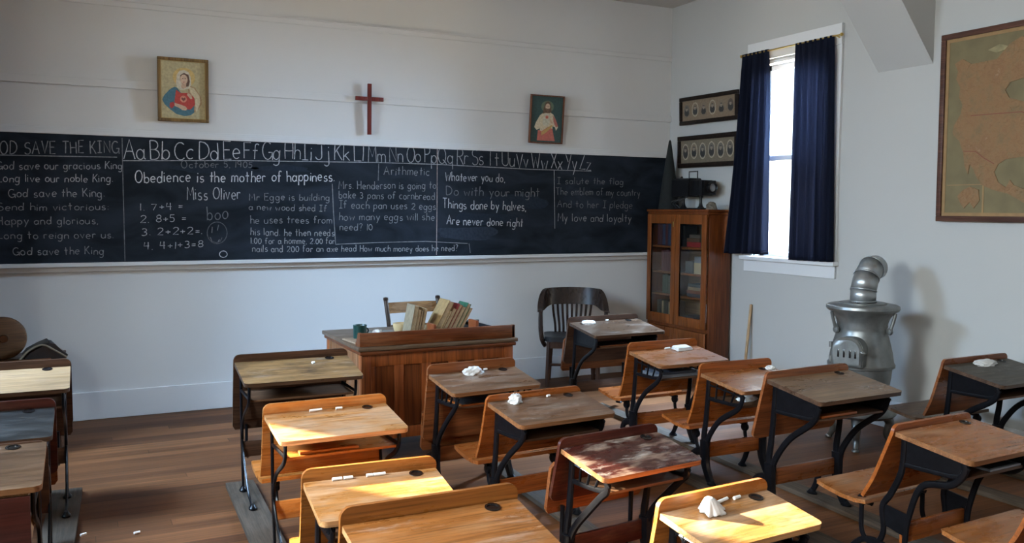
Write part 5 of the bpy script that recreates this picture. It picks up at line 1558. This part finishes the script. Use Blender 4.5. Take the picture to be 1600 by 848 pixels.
# ------------------------------------------------------------------ bookcase in the corner
BX0, BX1, BY0, BY1, BZ = -0.285, -0.026, -0.955, -0.074, 1.565
CAB = wood('bookcase oak', (0.0816, 0.0198, 0.0043), (0.1632, 0.0441, 0.0099), 0.36, None, 0, 2, 0.9, 0.5, 0.2)
CABL = wood('bookcase door oak', (0.1221, 0.0335, 0.0074), (0.2156, 0.0636, 0.0136), 0.34, None, 0, 2, 0.9, 0.5, 0.2)
CABIN = wood('bookcase inside', (0.144, 0.077, 0.032), (0.225, 0.131, 0.059), 0.5, None, 0, 1, 0.9)
bc = empty('bookcase', ((BX0 + BX1) / 2, (BY0 + BY1) / 2, 0), 0, 'tall oak bookcase with two glazed doors in the corner', 'bookcase')
cx, cy = (BX0 + BX1) / 2, (BY0 + BY1) / 2
def BB(mb, x0, x1, y0, y1, z0, z1, b=0.0): return mb.bb((x0 - cx, y0 - cy, z0), (x1 - cx, y1 - cy, z1), b)
BB(MB(), BX0 + 0.02, BX1, BY0, BY0 + 0.022, 0, BZ - 0.03, 0.002).build('side_panel', CAB, bc)
BB(MB(), BX0 + 0.02, BX1, BY1 - 0.022, BY1, 0, BZ - 0.03, 0.002).build('side_panel', CAB, bc)
BB(MB(), BX1 - 0.012, BX1, BY0 + 0.022, BY1 - 0.022, 0.05, BZ - 0.03).build('back_panel', CABIN, bc)
m_ = MB(); BB(m_, BX0 - 0.018, BX1, BY0 - 0.018, BY1 + 0.012, BZ - 0.022, BZ, 0.004); BB(m_, BX0 - 0.006, BX1, BY0 - 0.008, BY1 + 0.004, BZ - 0.045, BZ - 0.022, 0.003)
m_.build('cornice', CAB, bc)
SHZ = [0.555, 0.775, 0.985, 1.225]
for z in SHZ:
    BB(MB(), BX0 + 0.022, BX1 - 0.012, BY0 + 0.022, BY1 - 0.022, z - 0.018, z, 0.001).build('shelf', CABL, bc)
m_ = MB(); BB(m_, BX0 + 0.004, BX0 + 0.02, BY0, BY1, 0, 0.08, 0.002); BB(m_, BX0 + 0.004, BX0 + 0.02, BY0, BY1, BZ - 0.075, BZ - 0.045)
BB(m_, BX0 + 0.004, BX0 + 0.02, BY0, BY1, 0.475, 0.505)
m_.build('face_rail', CAB, bc)
ym = (BY0 + BY1) / 2
for (ya, yb) in ((BY0 + 0.004, ym - 0.002), (ym + 0.002, BY1 - 0.004)):
    for (z0, z1, glazed) in ((0.507, BZ - 0.047, True), (0.082, 0.473, False)):
        m_ = MB(); w_ = 0.062
        xa, xb = BX0 - 0.016, BX0 + 0.003
        zt_ = 0.085
        BB(m_, xa, xb, ya, ya + w_, z0, z1, 0.003); BB(m_, xa, xb, yb - w_, yb, z0, z1, 0.003)
        BB(m_, xa, xb, ya + w_, yb - w_, z0, z0 + zt_, 0.003); BB(m_, xa, xb, ya + w_, yb - w_, z1 - zt_, z1, 0.003)
        dr = m_.build('glazed_door' if glazed else 'panel_door', CABL, bc)
        if glazed:
            BB(MB(), BX0 - 0.008, BX0 - 0.005, ya + w_ - .004, yb - w_ + .004, z0 + zt_ - .004, z1 - zt_ + .004).build('pane', CABGLASS, dr, False)
        else:
            BB(MB(), BX0 - 0.010, BX0 - 0.003, ya + w_ - .004, yb - w_ + .004, z0 + zt_ - .004, z1 - zt_ + .004).build('panel', CAB, dr, False)
        if ya < ym - 0.1 and yb < ym: pass
        else:
            MB().box((BX0 - 0.018 - cx, ya + 0.03 - cy, (z0 + z1) / 2 if not glazed else 1.43), (0.006, 0.014, 0.05), None, 0.002).build('door_handle', BRASS, dr)

# books and boxes behind the glass
def case_book(y, z, h, t, col, lb, d=0.15, lean=0.0):
    root = empty('book', (BX0 + 0.045, y, z + 0.0006), 0, lb, 'book', 'books in the bookcase', rot=(lean, 0, 0))
    cov = cloth_cover('case %.2f %.2f %.2f' % col, col); c = 0.002
    MB().bb((0, 0, 0), (c, t, h), 0.0008).bb((c, 0, 0), (d, c, h)).bb((c, t - c, 0), (d, t, h)).build('book_cover', cov, root)
    MB().bb((c, c, 0.003), (d - 0.004, t - c, h - 0.003)).build('pages', PAGES, root, False)
rng_ = random.Random(11)
def case_row(y0, z, n, cols, hs, ts, where):
    y = y0
    for i in range(n):
        t = ts[i % len(ts)]; h = hs[i % len(hs)]
        y -= t + 0.0012
        case_book(y, z, h, t, cols[i % len(cols)], where % ORD[i])
    return y
ORD = ['first', 'second', 'third', 'fourth', 'fifth', 'sixth', 'seventh', 'eighth', 'ninth', 'tenth']
yL = BY1 - 0.085
MAROON, NAVY, TEAL, BROWNC, GREENC, CREAMC, REDC, BLK = (0.075, 0.012, 0.014), (0.018, 0.035, 0.10), (0.02, 0.07, 0.09), (0.09, 0.045, 0.02), (0.02, 0.045, 0.03), (0.30, 0.24, 0.15), (0.28, 0.012, 0.012), (0.012, 0.012, 0.014)
case_row(yL, SHZ[3], 7, [MAROON, (0.06, 0.015, 0.02), NAVY, MAROON, NAVY, (0.03, 0.06, 0.14), (0.025, 0.05, 0.12)], [0.205, 0.21, 0.2, 0.215], [0.036, 0.04, 0.044, 0.038], '%s book from the wall on the top shelf behind the left door')
case_row(yL - 0.07, SHZ[2], 6, [(0.10, 0.02, 0.025), MAROON, (0.09, 0.02, 0.03), MAROON, (0.08, 0.03, 0.05), MAROON], [0.19, 0.195, 0.2], [0.036, 0.034, 0.04], '%s maroon book from the wall on the second shelf, left door')
case_row(yL - 0.09, SHZ[1], 5, [GREENC, GREENC, (0.04, 0.05, 0.03), GREENC, BROWNC], [0.175, 0.18, 0.17], [0.042, 0.04, 0.038], '%s dark green book from the wall on the third shelf, left door')
case_row(yL - 0.01, SHZ[0], 7, [(0.06, 0.055, 0.04), BLK, CREAMC, (0.05, 0.06, 0.05), BLK, CREAMC, (0.07, 0.05, 0.03)], [0.15, 0.155, 0.145], [0.034, 0.04, 0.026], '%s book from the wall on the bottom shelf, left door')
def case_box(name, lb, cat, y, z, sy, h, d, mat, yaw_=0.0):
    o = MB().bb((0, -sy / 2, 0), (d, sy / 2, h), 0.002).build(name, mat, None, True, (BX0 + 0.05, y, z + 0.0006), (0, 0, yaw_))
    return tag(o, lb, cat)
yR = ym - 0.07
case_box('book', 'bright red box-like book lying on the top shelf, right door', 'book', -0.70, SHZ[3], 0.20, 0.045, 0.15, cloth_cover('bright red', REDC))
case_box('book', 'brown book lying on the bright red one, right door', 'book', -0.69, SHZ[3] + 0.046, 0.17, 0.035, 0.14, cloth_cover('lying brown', BROWNC), 0.06)
case_box('book', 'grey-brown book on the pile of lying books on the top shelf', 'book', -0.71, SHZ[3] + 0.082, 0.16, 0.03, 0.14, cloth_cover('lying grey', (0.10, 0.08, 0.07)), -0.05)
case_book(-0.872, SHZ[3], 0.20, 0.035, CREAMC, 'cream book standing at the right end of the top shelf, right door')
case_book(-0.835, SHZ[3], 0.195, 0.03, GREENC, 'green book beside the cream one on the top shelf, right door')
case_book(-0.575, SHZ[3], 0.19, 0.03, BLK, 'black book standing at the left of the top shelf, right door', 0.14)
case_box('cardboard_box', 'pale cardboard box on the second shelf, right door', 'box', -0.79, SHZ[2], 0.16, 0.10, 0.15, plain('pale card', (0.36, 0.27, 0.16), 0.8))
case_box('tin_box', 'grey metal tin on the second shelf behind the right door', 'tin', -0.64, SHZ[2], 0.11, 0.11, 0.12, plain('grey tin', (0.12, 0.125, 0.13), 0.4, 0.5))
case_box('tin_box', 'small grey tin lying on the pale cardboard box', 'tin', -0.78, SHZ[2] + 0.101, 0.12, 0.055, 0.11, plain('light tin', (0.22, 0.23, 0.25), 0.4, 0.5), 0.1)
for k, (c_, sy, lb) in enumerate((((0.05, 0.06, 0.10), 0.24, 'lowest book of the flat pile on the third shelf, right door'), ((0.18, 0.06, 0.04), 0.22, 'second book from the bottom of the flat pile on the third shelf'),
                                 ((0.25, 0.20, 0.13), 0.20, 'third book from the bottom of the flat pile on the third shelf'), ((0.03, 0.05, 0.06), 0.19, 'topmost book of the flat pile on the third shelf'))):
    case_box('book', lb, 'book', -0.73 + 0.01 * (k % 2), SHZ[1] + 0.0295 * k, sy, 0.029, 0.15, cloth_cover('pile %d' % k, c_), 0.03 * (k % 3 - 1))
crumple('rag', 'white bundled cloth on the bottom shelf behind the right door', 'rag', (BX0 + 0.12, -0.82, SHZ[0] + 0.0006), (0.07, 0.075, 0.16), 41)
case_box('book', 'dark book lying on the bottom shelf beside the white cloth', 'book', -0.64, SHZ[0], 0.17, 0.04, 0.15, cloth_cover('dark lying', (0.03, 0.03, 0.04)))

# on the bookcase: cone cap, magic lantern, stone
CONE = plain('dark green felt', (0.005, 0.0065, 0.006), 0.9, 0, 0.2, 30)
cn = MB().lathe([(0.098, 0.0), (0.100, 0.004), (0.070, 0.24), (0.036, 0.48), (0.012, 0.64), (0.001, 0.66)], (0, 0, 0), 36)
tag(cn.build('cone_cap', CONE, None, True, (-0.135, -0.185, BZ + 0.0006)), 'tall pointed dark cone cap standing on the bookcase in the corner', 'cap')
lt = empty('magic_lantern', (-0.145, -0.575, BZ + 0.0006), 0, 'black magic lantern projector with top handle on the bookcase', 'projector')
LB = plain('japanned black metal', (0.008, 0.008, 0.009), 0.4, 0.3, 0.2, 20)
MB().prism(rrect(-0.075, 0.115, 0.075, 0.285, (0.006, 0.006, 0.02, 0.02)), (0, 0.235, 0), (1, 0, 0), (0, 0, 1), 0.245, 0.004).build('lamp_house', LB, lt)
MB().bb((-0.06, -0.185, 0.125), (0.06, -0.0105, 0.262), 0.004).build('slide_stage', LB, lt)
bl_ = MB()
for k in range(5):
    w_ = 0.055 if k % 2 else 0.064
    bl_.bb((-w_, -0.185 - 0.008 * (k + 1), 0.193 - w_), (w_, -0.185 - 0.008 * k, 0.193 + w_))
bl_.build('bellows', LB, lt, False)
le = MB().lathe([(0.045, 0), (0.047, -0.008), (0.047, -0.046), (0.042, -0.050), (0.036, -0.040), (0.036, -0.030), (0.001, -0.026)], (0, -0.225, 0.193), 28, 'Y').build('lens_barrel', LB, lt)
MB().lathe([(0.001, -0.040), (0.02, -0.038), (0.035, -0.031)], (0, -0.225, 0.193), 24, 'Y').build('lens', plain('lens glass', (0.30, 0.32, 0.34), 0.05, 0, 0, 1, 0, 1.0), le)
MB().tube([(0, 0.075, 0.283), (0, 0.075, 0.345), (0, -0.045, 0.345), (0, -0.045, 0.258)], 0.0055, 8).build('carry_handle', LB, lt)
MB().lathe([(0.012, 0), (0.012, 0.012), (0.004, 0.02), (0.001, 0.024)], (0, 0.185, 0.285), 12).build('vent_cap', LB, lt)
MB().bb((-0.07, -0.19, 0.0), (0.07, 0.21, 0.014), 0.003).build('base_board', LB, lt)
for yy in (0.15, -0.10):
    MB().lathe([(0.034, 0.014), (0.020, 0.03), (0.013, 0.06), (0.013, 0.10), (0.022, 0.126)], (0, yy, 0), 14).build('stand', LB, lt)
for k in range(3):
    P_ = spline([(-0.02 + 0.02 * k, 0.06 + 0.06 * k, 0.116), (-0.075, 0.12 + 0.05 * k, 0.075), (-0.055, 0.20 + 0.03 * k, 0.05), (-0.03, 0.17 + 0.05 * k, 0.018)], 6)
    MB().tube(P_, 0.004, 6).build('cable', BLACK, lt)
crumple('stone', 'rough grey-brown stone on the bookcase beside the curtain', 'stone', (-0.195, -0.885, BZ + 0.0006), (0.062, 0.070, 0.068), 52, (0, 0, 0.2), 0.7, plain('rough stone', (0.12, 0.10, 0.075), 0.9, 0, 0.4, 25, 0.8))

# broom stick leaning on the right wall by the window
st_ = MB().tube([(-0.10, -1.235, 0.0), (-0.016, -1.222, 0.745)], [0.014, 0.012], 12)
st_.lathe([(0.0125, 0), (0.011, 0.006), (0.001, 0.009)], (-0.016, -1.222, 0.743), 12)
tag(st_.build('pointer_stick', wood('pale stick', (0.36, 0.22, 0.11), (0.50, 0.33, 0.18), 0.5, None, 0, 2)), 'pale wooden stick leaning on the right wall beside the bookcase', 'stick')

# ------------------------------------------------------------------ pot-bellied stove
sv = empty('stove', (-0.56, -2.90, 0), 0, 'grey cast iron pot-bellied stove by the right wall', 'stove')
body = MB().lathe([(0.10, 0.20), (0.215, 0.205), (0.232, 0.222), (0.225, 0.245), (0.19, 0.275), (0.168, 0.30), (0.172, 0.36), (0.190, 0.46), (0.196, 0.525), (0.212, 0.532), (0.213, 0.548), (0.204, 0.560), (0.196, 0.62), (0.176, 0.70), (0.158, 0.765), (0.156, 0.785), (0.160, 0.80), (0.158, 0.815), (0.172, 0.855), (0.200, 0.892), (0.225, 0.905), (0.232, 0.918), (0.229, 0.934), (0.215, 0.942), (0.150, 0.947), (0.08, 0.950), (0.001, 0.951)], (0, 0, 0), 56)
body.build('stove_body', STOVE, sv)
lid = MB().lathe([(0.150, 0.9475), (0.150, 0.953), (0.142, 0.956), (0.001, 0.957)], (0.0, 0.0, 0), 40).build('stove_lid', STOVE, sv)
gr = MB()
for k in range(4):
    gr.box((-0.10 + 0.012 * k, -0.055 + 0.022 * k, 0.958), (0.05, 0.008, 0.004), (0, 0, 0.5))
gr.build('lid_vent', HOLE, lid, False)
for k in range(3):
    a = R(-142 + 120 * k)
    ux, uy = math.cos(a), math.sin(a)
    P_ = spline([(0.13 * ux, 0.13 * uy, 0.215), (0.18 * ux, 0.18 * uy, 0.19), (0.215 * ux, 0.215 * uy, 0.14), (0.195 * ux, 0.195 * uy, 0.07), (0.225 * ux, 0.225 * uy, 0.012)], 6)
    n_ = len(P_)
    lg = MB().tube(P_, [0.045 - 0.03 * i / (n_ - 1) for i in range(n_)], 10)
    lg.lathe([(0.020, 0.0), (0.024, 0.004), (0.022, 0.014), (0.010, 0.022)], (0.228 * ux, 0.228 * uy, 0), 12)
    lg.build('stove_leg', STOVE, sv)
# fire door on the side that faces the class
da = R(-158)
dr_ = empty('door_dummy', (0, 0, 0)) if False else None
M_ = Matrix.Rotation(da, 3, 'Z')
def dpt(x, y, z): return M_ @ Vector((x, y, z))          # x outwards, y to the side
nk = MB()
pts = rrect(-0.098, 0.545, 0.098, 0.745, (0.02, 0.02, 0.085, 0.085), 7)
ring0 = [nk.bm.verts.new(dpt(0.14, p[0], p[1])) for p in pts]
ring1 = [nk.bm.verts.new(dpt(0.232, p[0] * .97, 0.645 + (p[1] - 0.645) * .97)) for p in pts]
nk.bm.faces.new(ring0[::-1]); nk.bm.faces.new(ring1)
for i in range(len(pts)): nk.bm.faces.new((ring0[i], ring0[(i + 1) % len(pts)], ring1[(i + 1) % len(pts)], ring1[i]))
nk.build('door_collar', STOVE, sv)
fd = MB()
pts2 = rrect(-0.108, 0.552, 0.092, 0.742, (0.02, 0.02, 0.082, 0.082), 7)
r0 = [fd.bm.verts.new(dpt(0.2325, p[0], p[1])) for p in pts2]
r1 = [fd.bm.verts.new(dpt(0.246, p[0], p[1])) for p in pts2]
r3 = [fd.bm.verts.new(dpt(0.258, p[0] * .86, 0.645 + (p[1] - 0.645) * .86)) for p in pts2]
fd.bm.faces.new(r0[::-1]); fd.bm.faces.new(r3)
for A_, B_ in ((r0, r1), (r1, r3)):
    for i in range(len(pts2)): fd.bm.faces.new((A_[i], A_[(i + 1) % len(pts2)], B_[(i + 1) % len(pts2)], B_[i]))
door = fd.build('fire_door', STOVE, sv)
for yy in (-0.055, -0.018, 0.020, 0.055):
    hl = MB(); c0 = dpt(0.2585, yy, 0.64)
    hl.box(c0, (0.004, 0.013, 0.052), (0, 0, da), 0.003)
    hl.build('draught_slot', HOLE, door)
for (yy, zz) in ((-0.108, 0.60), (-0.108, 0.69)):
    h_ = MB(); h_.tube([dpt(0.247, yy, zz - 0.018), dpt(0.247, yy, zz + 0.018)], 0.012, 10); h_.build('hinge', STOVE, door)
h_ = MB(); h_.tube([dpt(0.245, 0.085, 0.66), dpt(0.275, 0.10, 0.66), dpt(0.275, 0.115, 0.655)], 0.008, 8); h_.lathe([(0.001, -0.012), (0.012, 0), (0.001, 0.012)], dpt(0.275, 0.118, 0.655), 10); h_.build('door_latch', STOVE, door)
# lugs and hooks under the rim
for a in (R(-70), R(160)):
    q = Vector((math.cos(a), math.sin(a), 0))
    lg = MB()
    lg.tube(spline([tuple(q * 0.215 + Vector((0, 0, 0.895))), tuple(q * 0.202 + Vector((0, 0, 0.84))), tuple(q * 0.182 + Vector((0, 0, 0.775)))], 5), 0.011, 8)
    lg.lathe([(0.001, -0.014), (0.020, -0.011), (0.025, 0), (0.020, 0.011), (0.001, 0.014)], q * 0.180 + Vector((0, 0, 0.775)), 16, 'X')
    lg.build('rim_lug', STOVE, sv)
# elbowed stovepipe
pp = MB()
pr = 0.082
dirs = Vector((0.88, 0.30, 0)).normalized()
cpts = [Vector((0, 0, 0.9575)), Vector((0, 0, 1.055))]
def seg(p0, p1, r0, r1, d0, d1, mb):
    """pipe piece between two planes with given end normals"""
    sd_ = Vector((-dirs.y, dirs.x, 0))
    ra, rb = [], []
    for (p, d, r, lst) in ((p0, d0, r0, ra), (p1, d1, r1, rb)):
        up_ = sd_.cross(d).normalized()
        for j in range(28):
            t = 2 * PI * j / 28
            lst.append(mb.bm.verts.new(p + sd_ * r * math.cos(t) + up_ * r * math.sin(t)))
    for j in range(28):
        mb.bm.faces.new((ra[j], ra[(j + 1) % 28], rb[(j + 1) % 28], rb[j]))
def dv(a): return (dirs * math.sin(R(a)) + Vector((0, 0, math.cos(R(a))))).normalized()
p0 = Vector((0.0, 0, 0.9575)); p1 = Vector((0.0, 0, 1.035)); p2 = p1 + dv(26) * 0.095; p3 = p2 + dv(54) * 0.095; p4 = p3 + dv(88) * 0.07
for (a, b_, na, nb, ra_, rb_) in ((p0, p1, dv(0), dv(13), pr, pr), (p1, p2, dv(13), dv(40), pr, pr), (p2, p3, dv(40), dv(71), pr, pr), (p3, p4, dv(71), dv(84), pr, pr)):
    s_m = MB(); seg(a, b_, ra_, rb_, na, nb, s_m)
    q = s_m.build('stovepipe', PIPE, sv)
    md = q.modifiers.new('sheet', 'SOLIDIFY'); md.thickness = 0.002
for (c_, d_) in ((p1, dv(13)), (p2, dv(40)), (p3, dv(71)), (p0 + Vector((0, 0, 0.006)), dv(0))):
    b_m = MB(); seg(c_ - d_ * 0.005, c_ + d_ * 0.005, pr + 0.004, pr + 0.004, d_, d_, b_m)
    q = b_m.build('pipe_seam', PIPE, sv)
    md = q.modifiers.new('sheet', 'SOLIDIFY'); md.thickness = 0.004

# ------------------------------------------------------------------ table with old things in the left back corner
tb_ = empty('low_table', (-5.80, -0.52, 0), 0, 'dark low table against the back wall behind the pale-topped desk', 'table')
MB().bb((-0.50, -0.33, 0.525), (0.50, 0.33, 0.55), 0.004).build('tabletop', DARKB, tb_)
for sx in (-1, 1):
    for sy in (-1, 1):
        MB().bb((sx * 0.44 - 0.025, sy * 0.27 - 0.025, 0), (sx * 0.44 + 0.025, sy * 0.27 + 0.025, 0.525), 0.003).build('table_leg', DARKB, tb_)
wh = empty('wooden_disk', (-5.665, -0.47, 0.551), R(12), 'round brown wooden drum with dark hub on the corner table', 'disk')  # flat wooden disc standing on edge, its use not known
MB().lathe([(0.001, -0.035), (0.118, -0.035), (0.134, -0.030), (0.140, -0.018), (0.140, 0.018), (0.134, 0.030), (0.001, 0.032)], (0, 0, 0.1405), 44, 'Y').build('disk_face', wood('brown disc', (0.075, 0.034, 0.014), (0.135, 0.066, 0.028), 0.45), wh)
MB().lathe([(0.024, -0.044), (0.027, -0.036), (0.024, -0.0352), (0.001, -0.040)], (0, 0, 0.1405), 20, 'Y').build('hub', HOLE, wh)
MB().bb((-0.10, -0.05, 0), (0.10, 0.05, 0.004)).build('disk_foot', DARKB, wh)
tag(MB().bb((-0.24, -0.06, 0), (0.24, 0.06, 0.024), 0.004).build('wooden_board', OAKL, None, True, (-5.62, -0.745, 0.5505), (0, 0, 0.06)), 'flat brown board lying in front of the wooden drum', 'board')
LEATHER = plain('dark leather', (0.012, 0.010, 0.010), 0.45, 0, 0.3, 30, 0.3)
bag = empty('satchel', (-5.43, -0.46, 0.5505), R(8), 'dark leather satchel lying at the right end of the corner table', 'satchel')
MB().prism([(-0.11, 0), (0.12, 0), (0.13, 0.02), (0.09, 0.055), (0.055, 0.098), (0.025, 0.105), (-0.02, 0.085), (-0.09, 0.05), (-0.12, 0.02)], (0, 0.09, 0), (1, 0, 0), (0, 0, 1), 0.20, 0.012).build('satchel_body', LEATHER, bag)
MB().prism([(-0.115, 0.024), (-0.09, 0.056), (-0.02, 0.091), (0.025, 0.111), (0.025, 0.117), (-0.025, 0.098), (-0.095, 0.062), (-0.125, 0.026)], (0, 0.06, 0), (1, 0, 0), (0, 0, 1), 0.14, 0.003).build('flap', LEATHER, bag)
MB().tube(spline([(-0.16, -0.13, 0.006), (-0.10, -0.125, 0.07), (-0.02, -0.115, 0.098), (0.06, -0.12, 0.05), (0.12, -0.13, 0.006)], 6), 0.006, 8, (1, 0.5)).build('strap', plain('pale strap', (0.20, 0.17, 0.12), 0.7), bag)
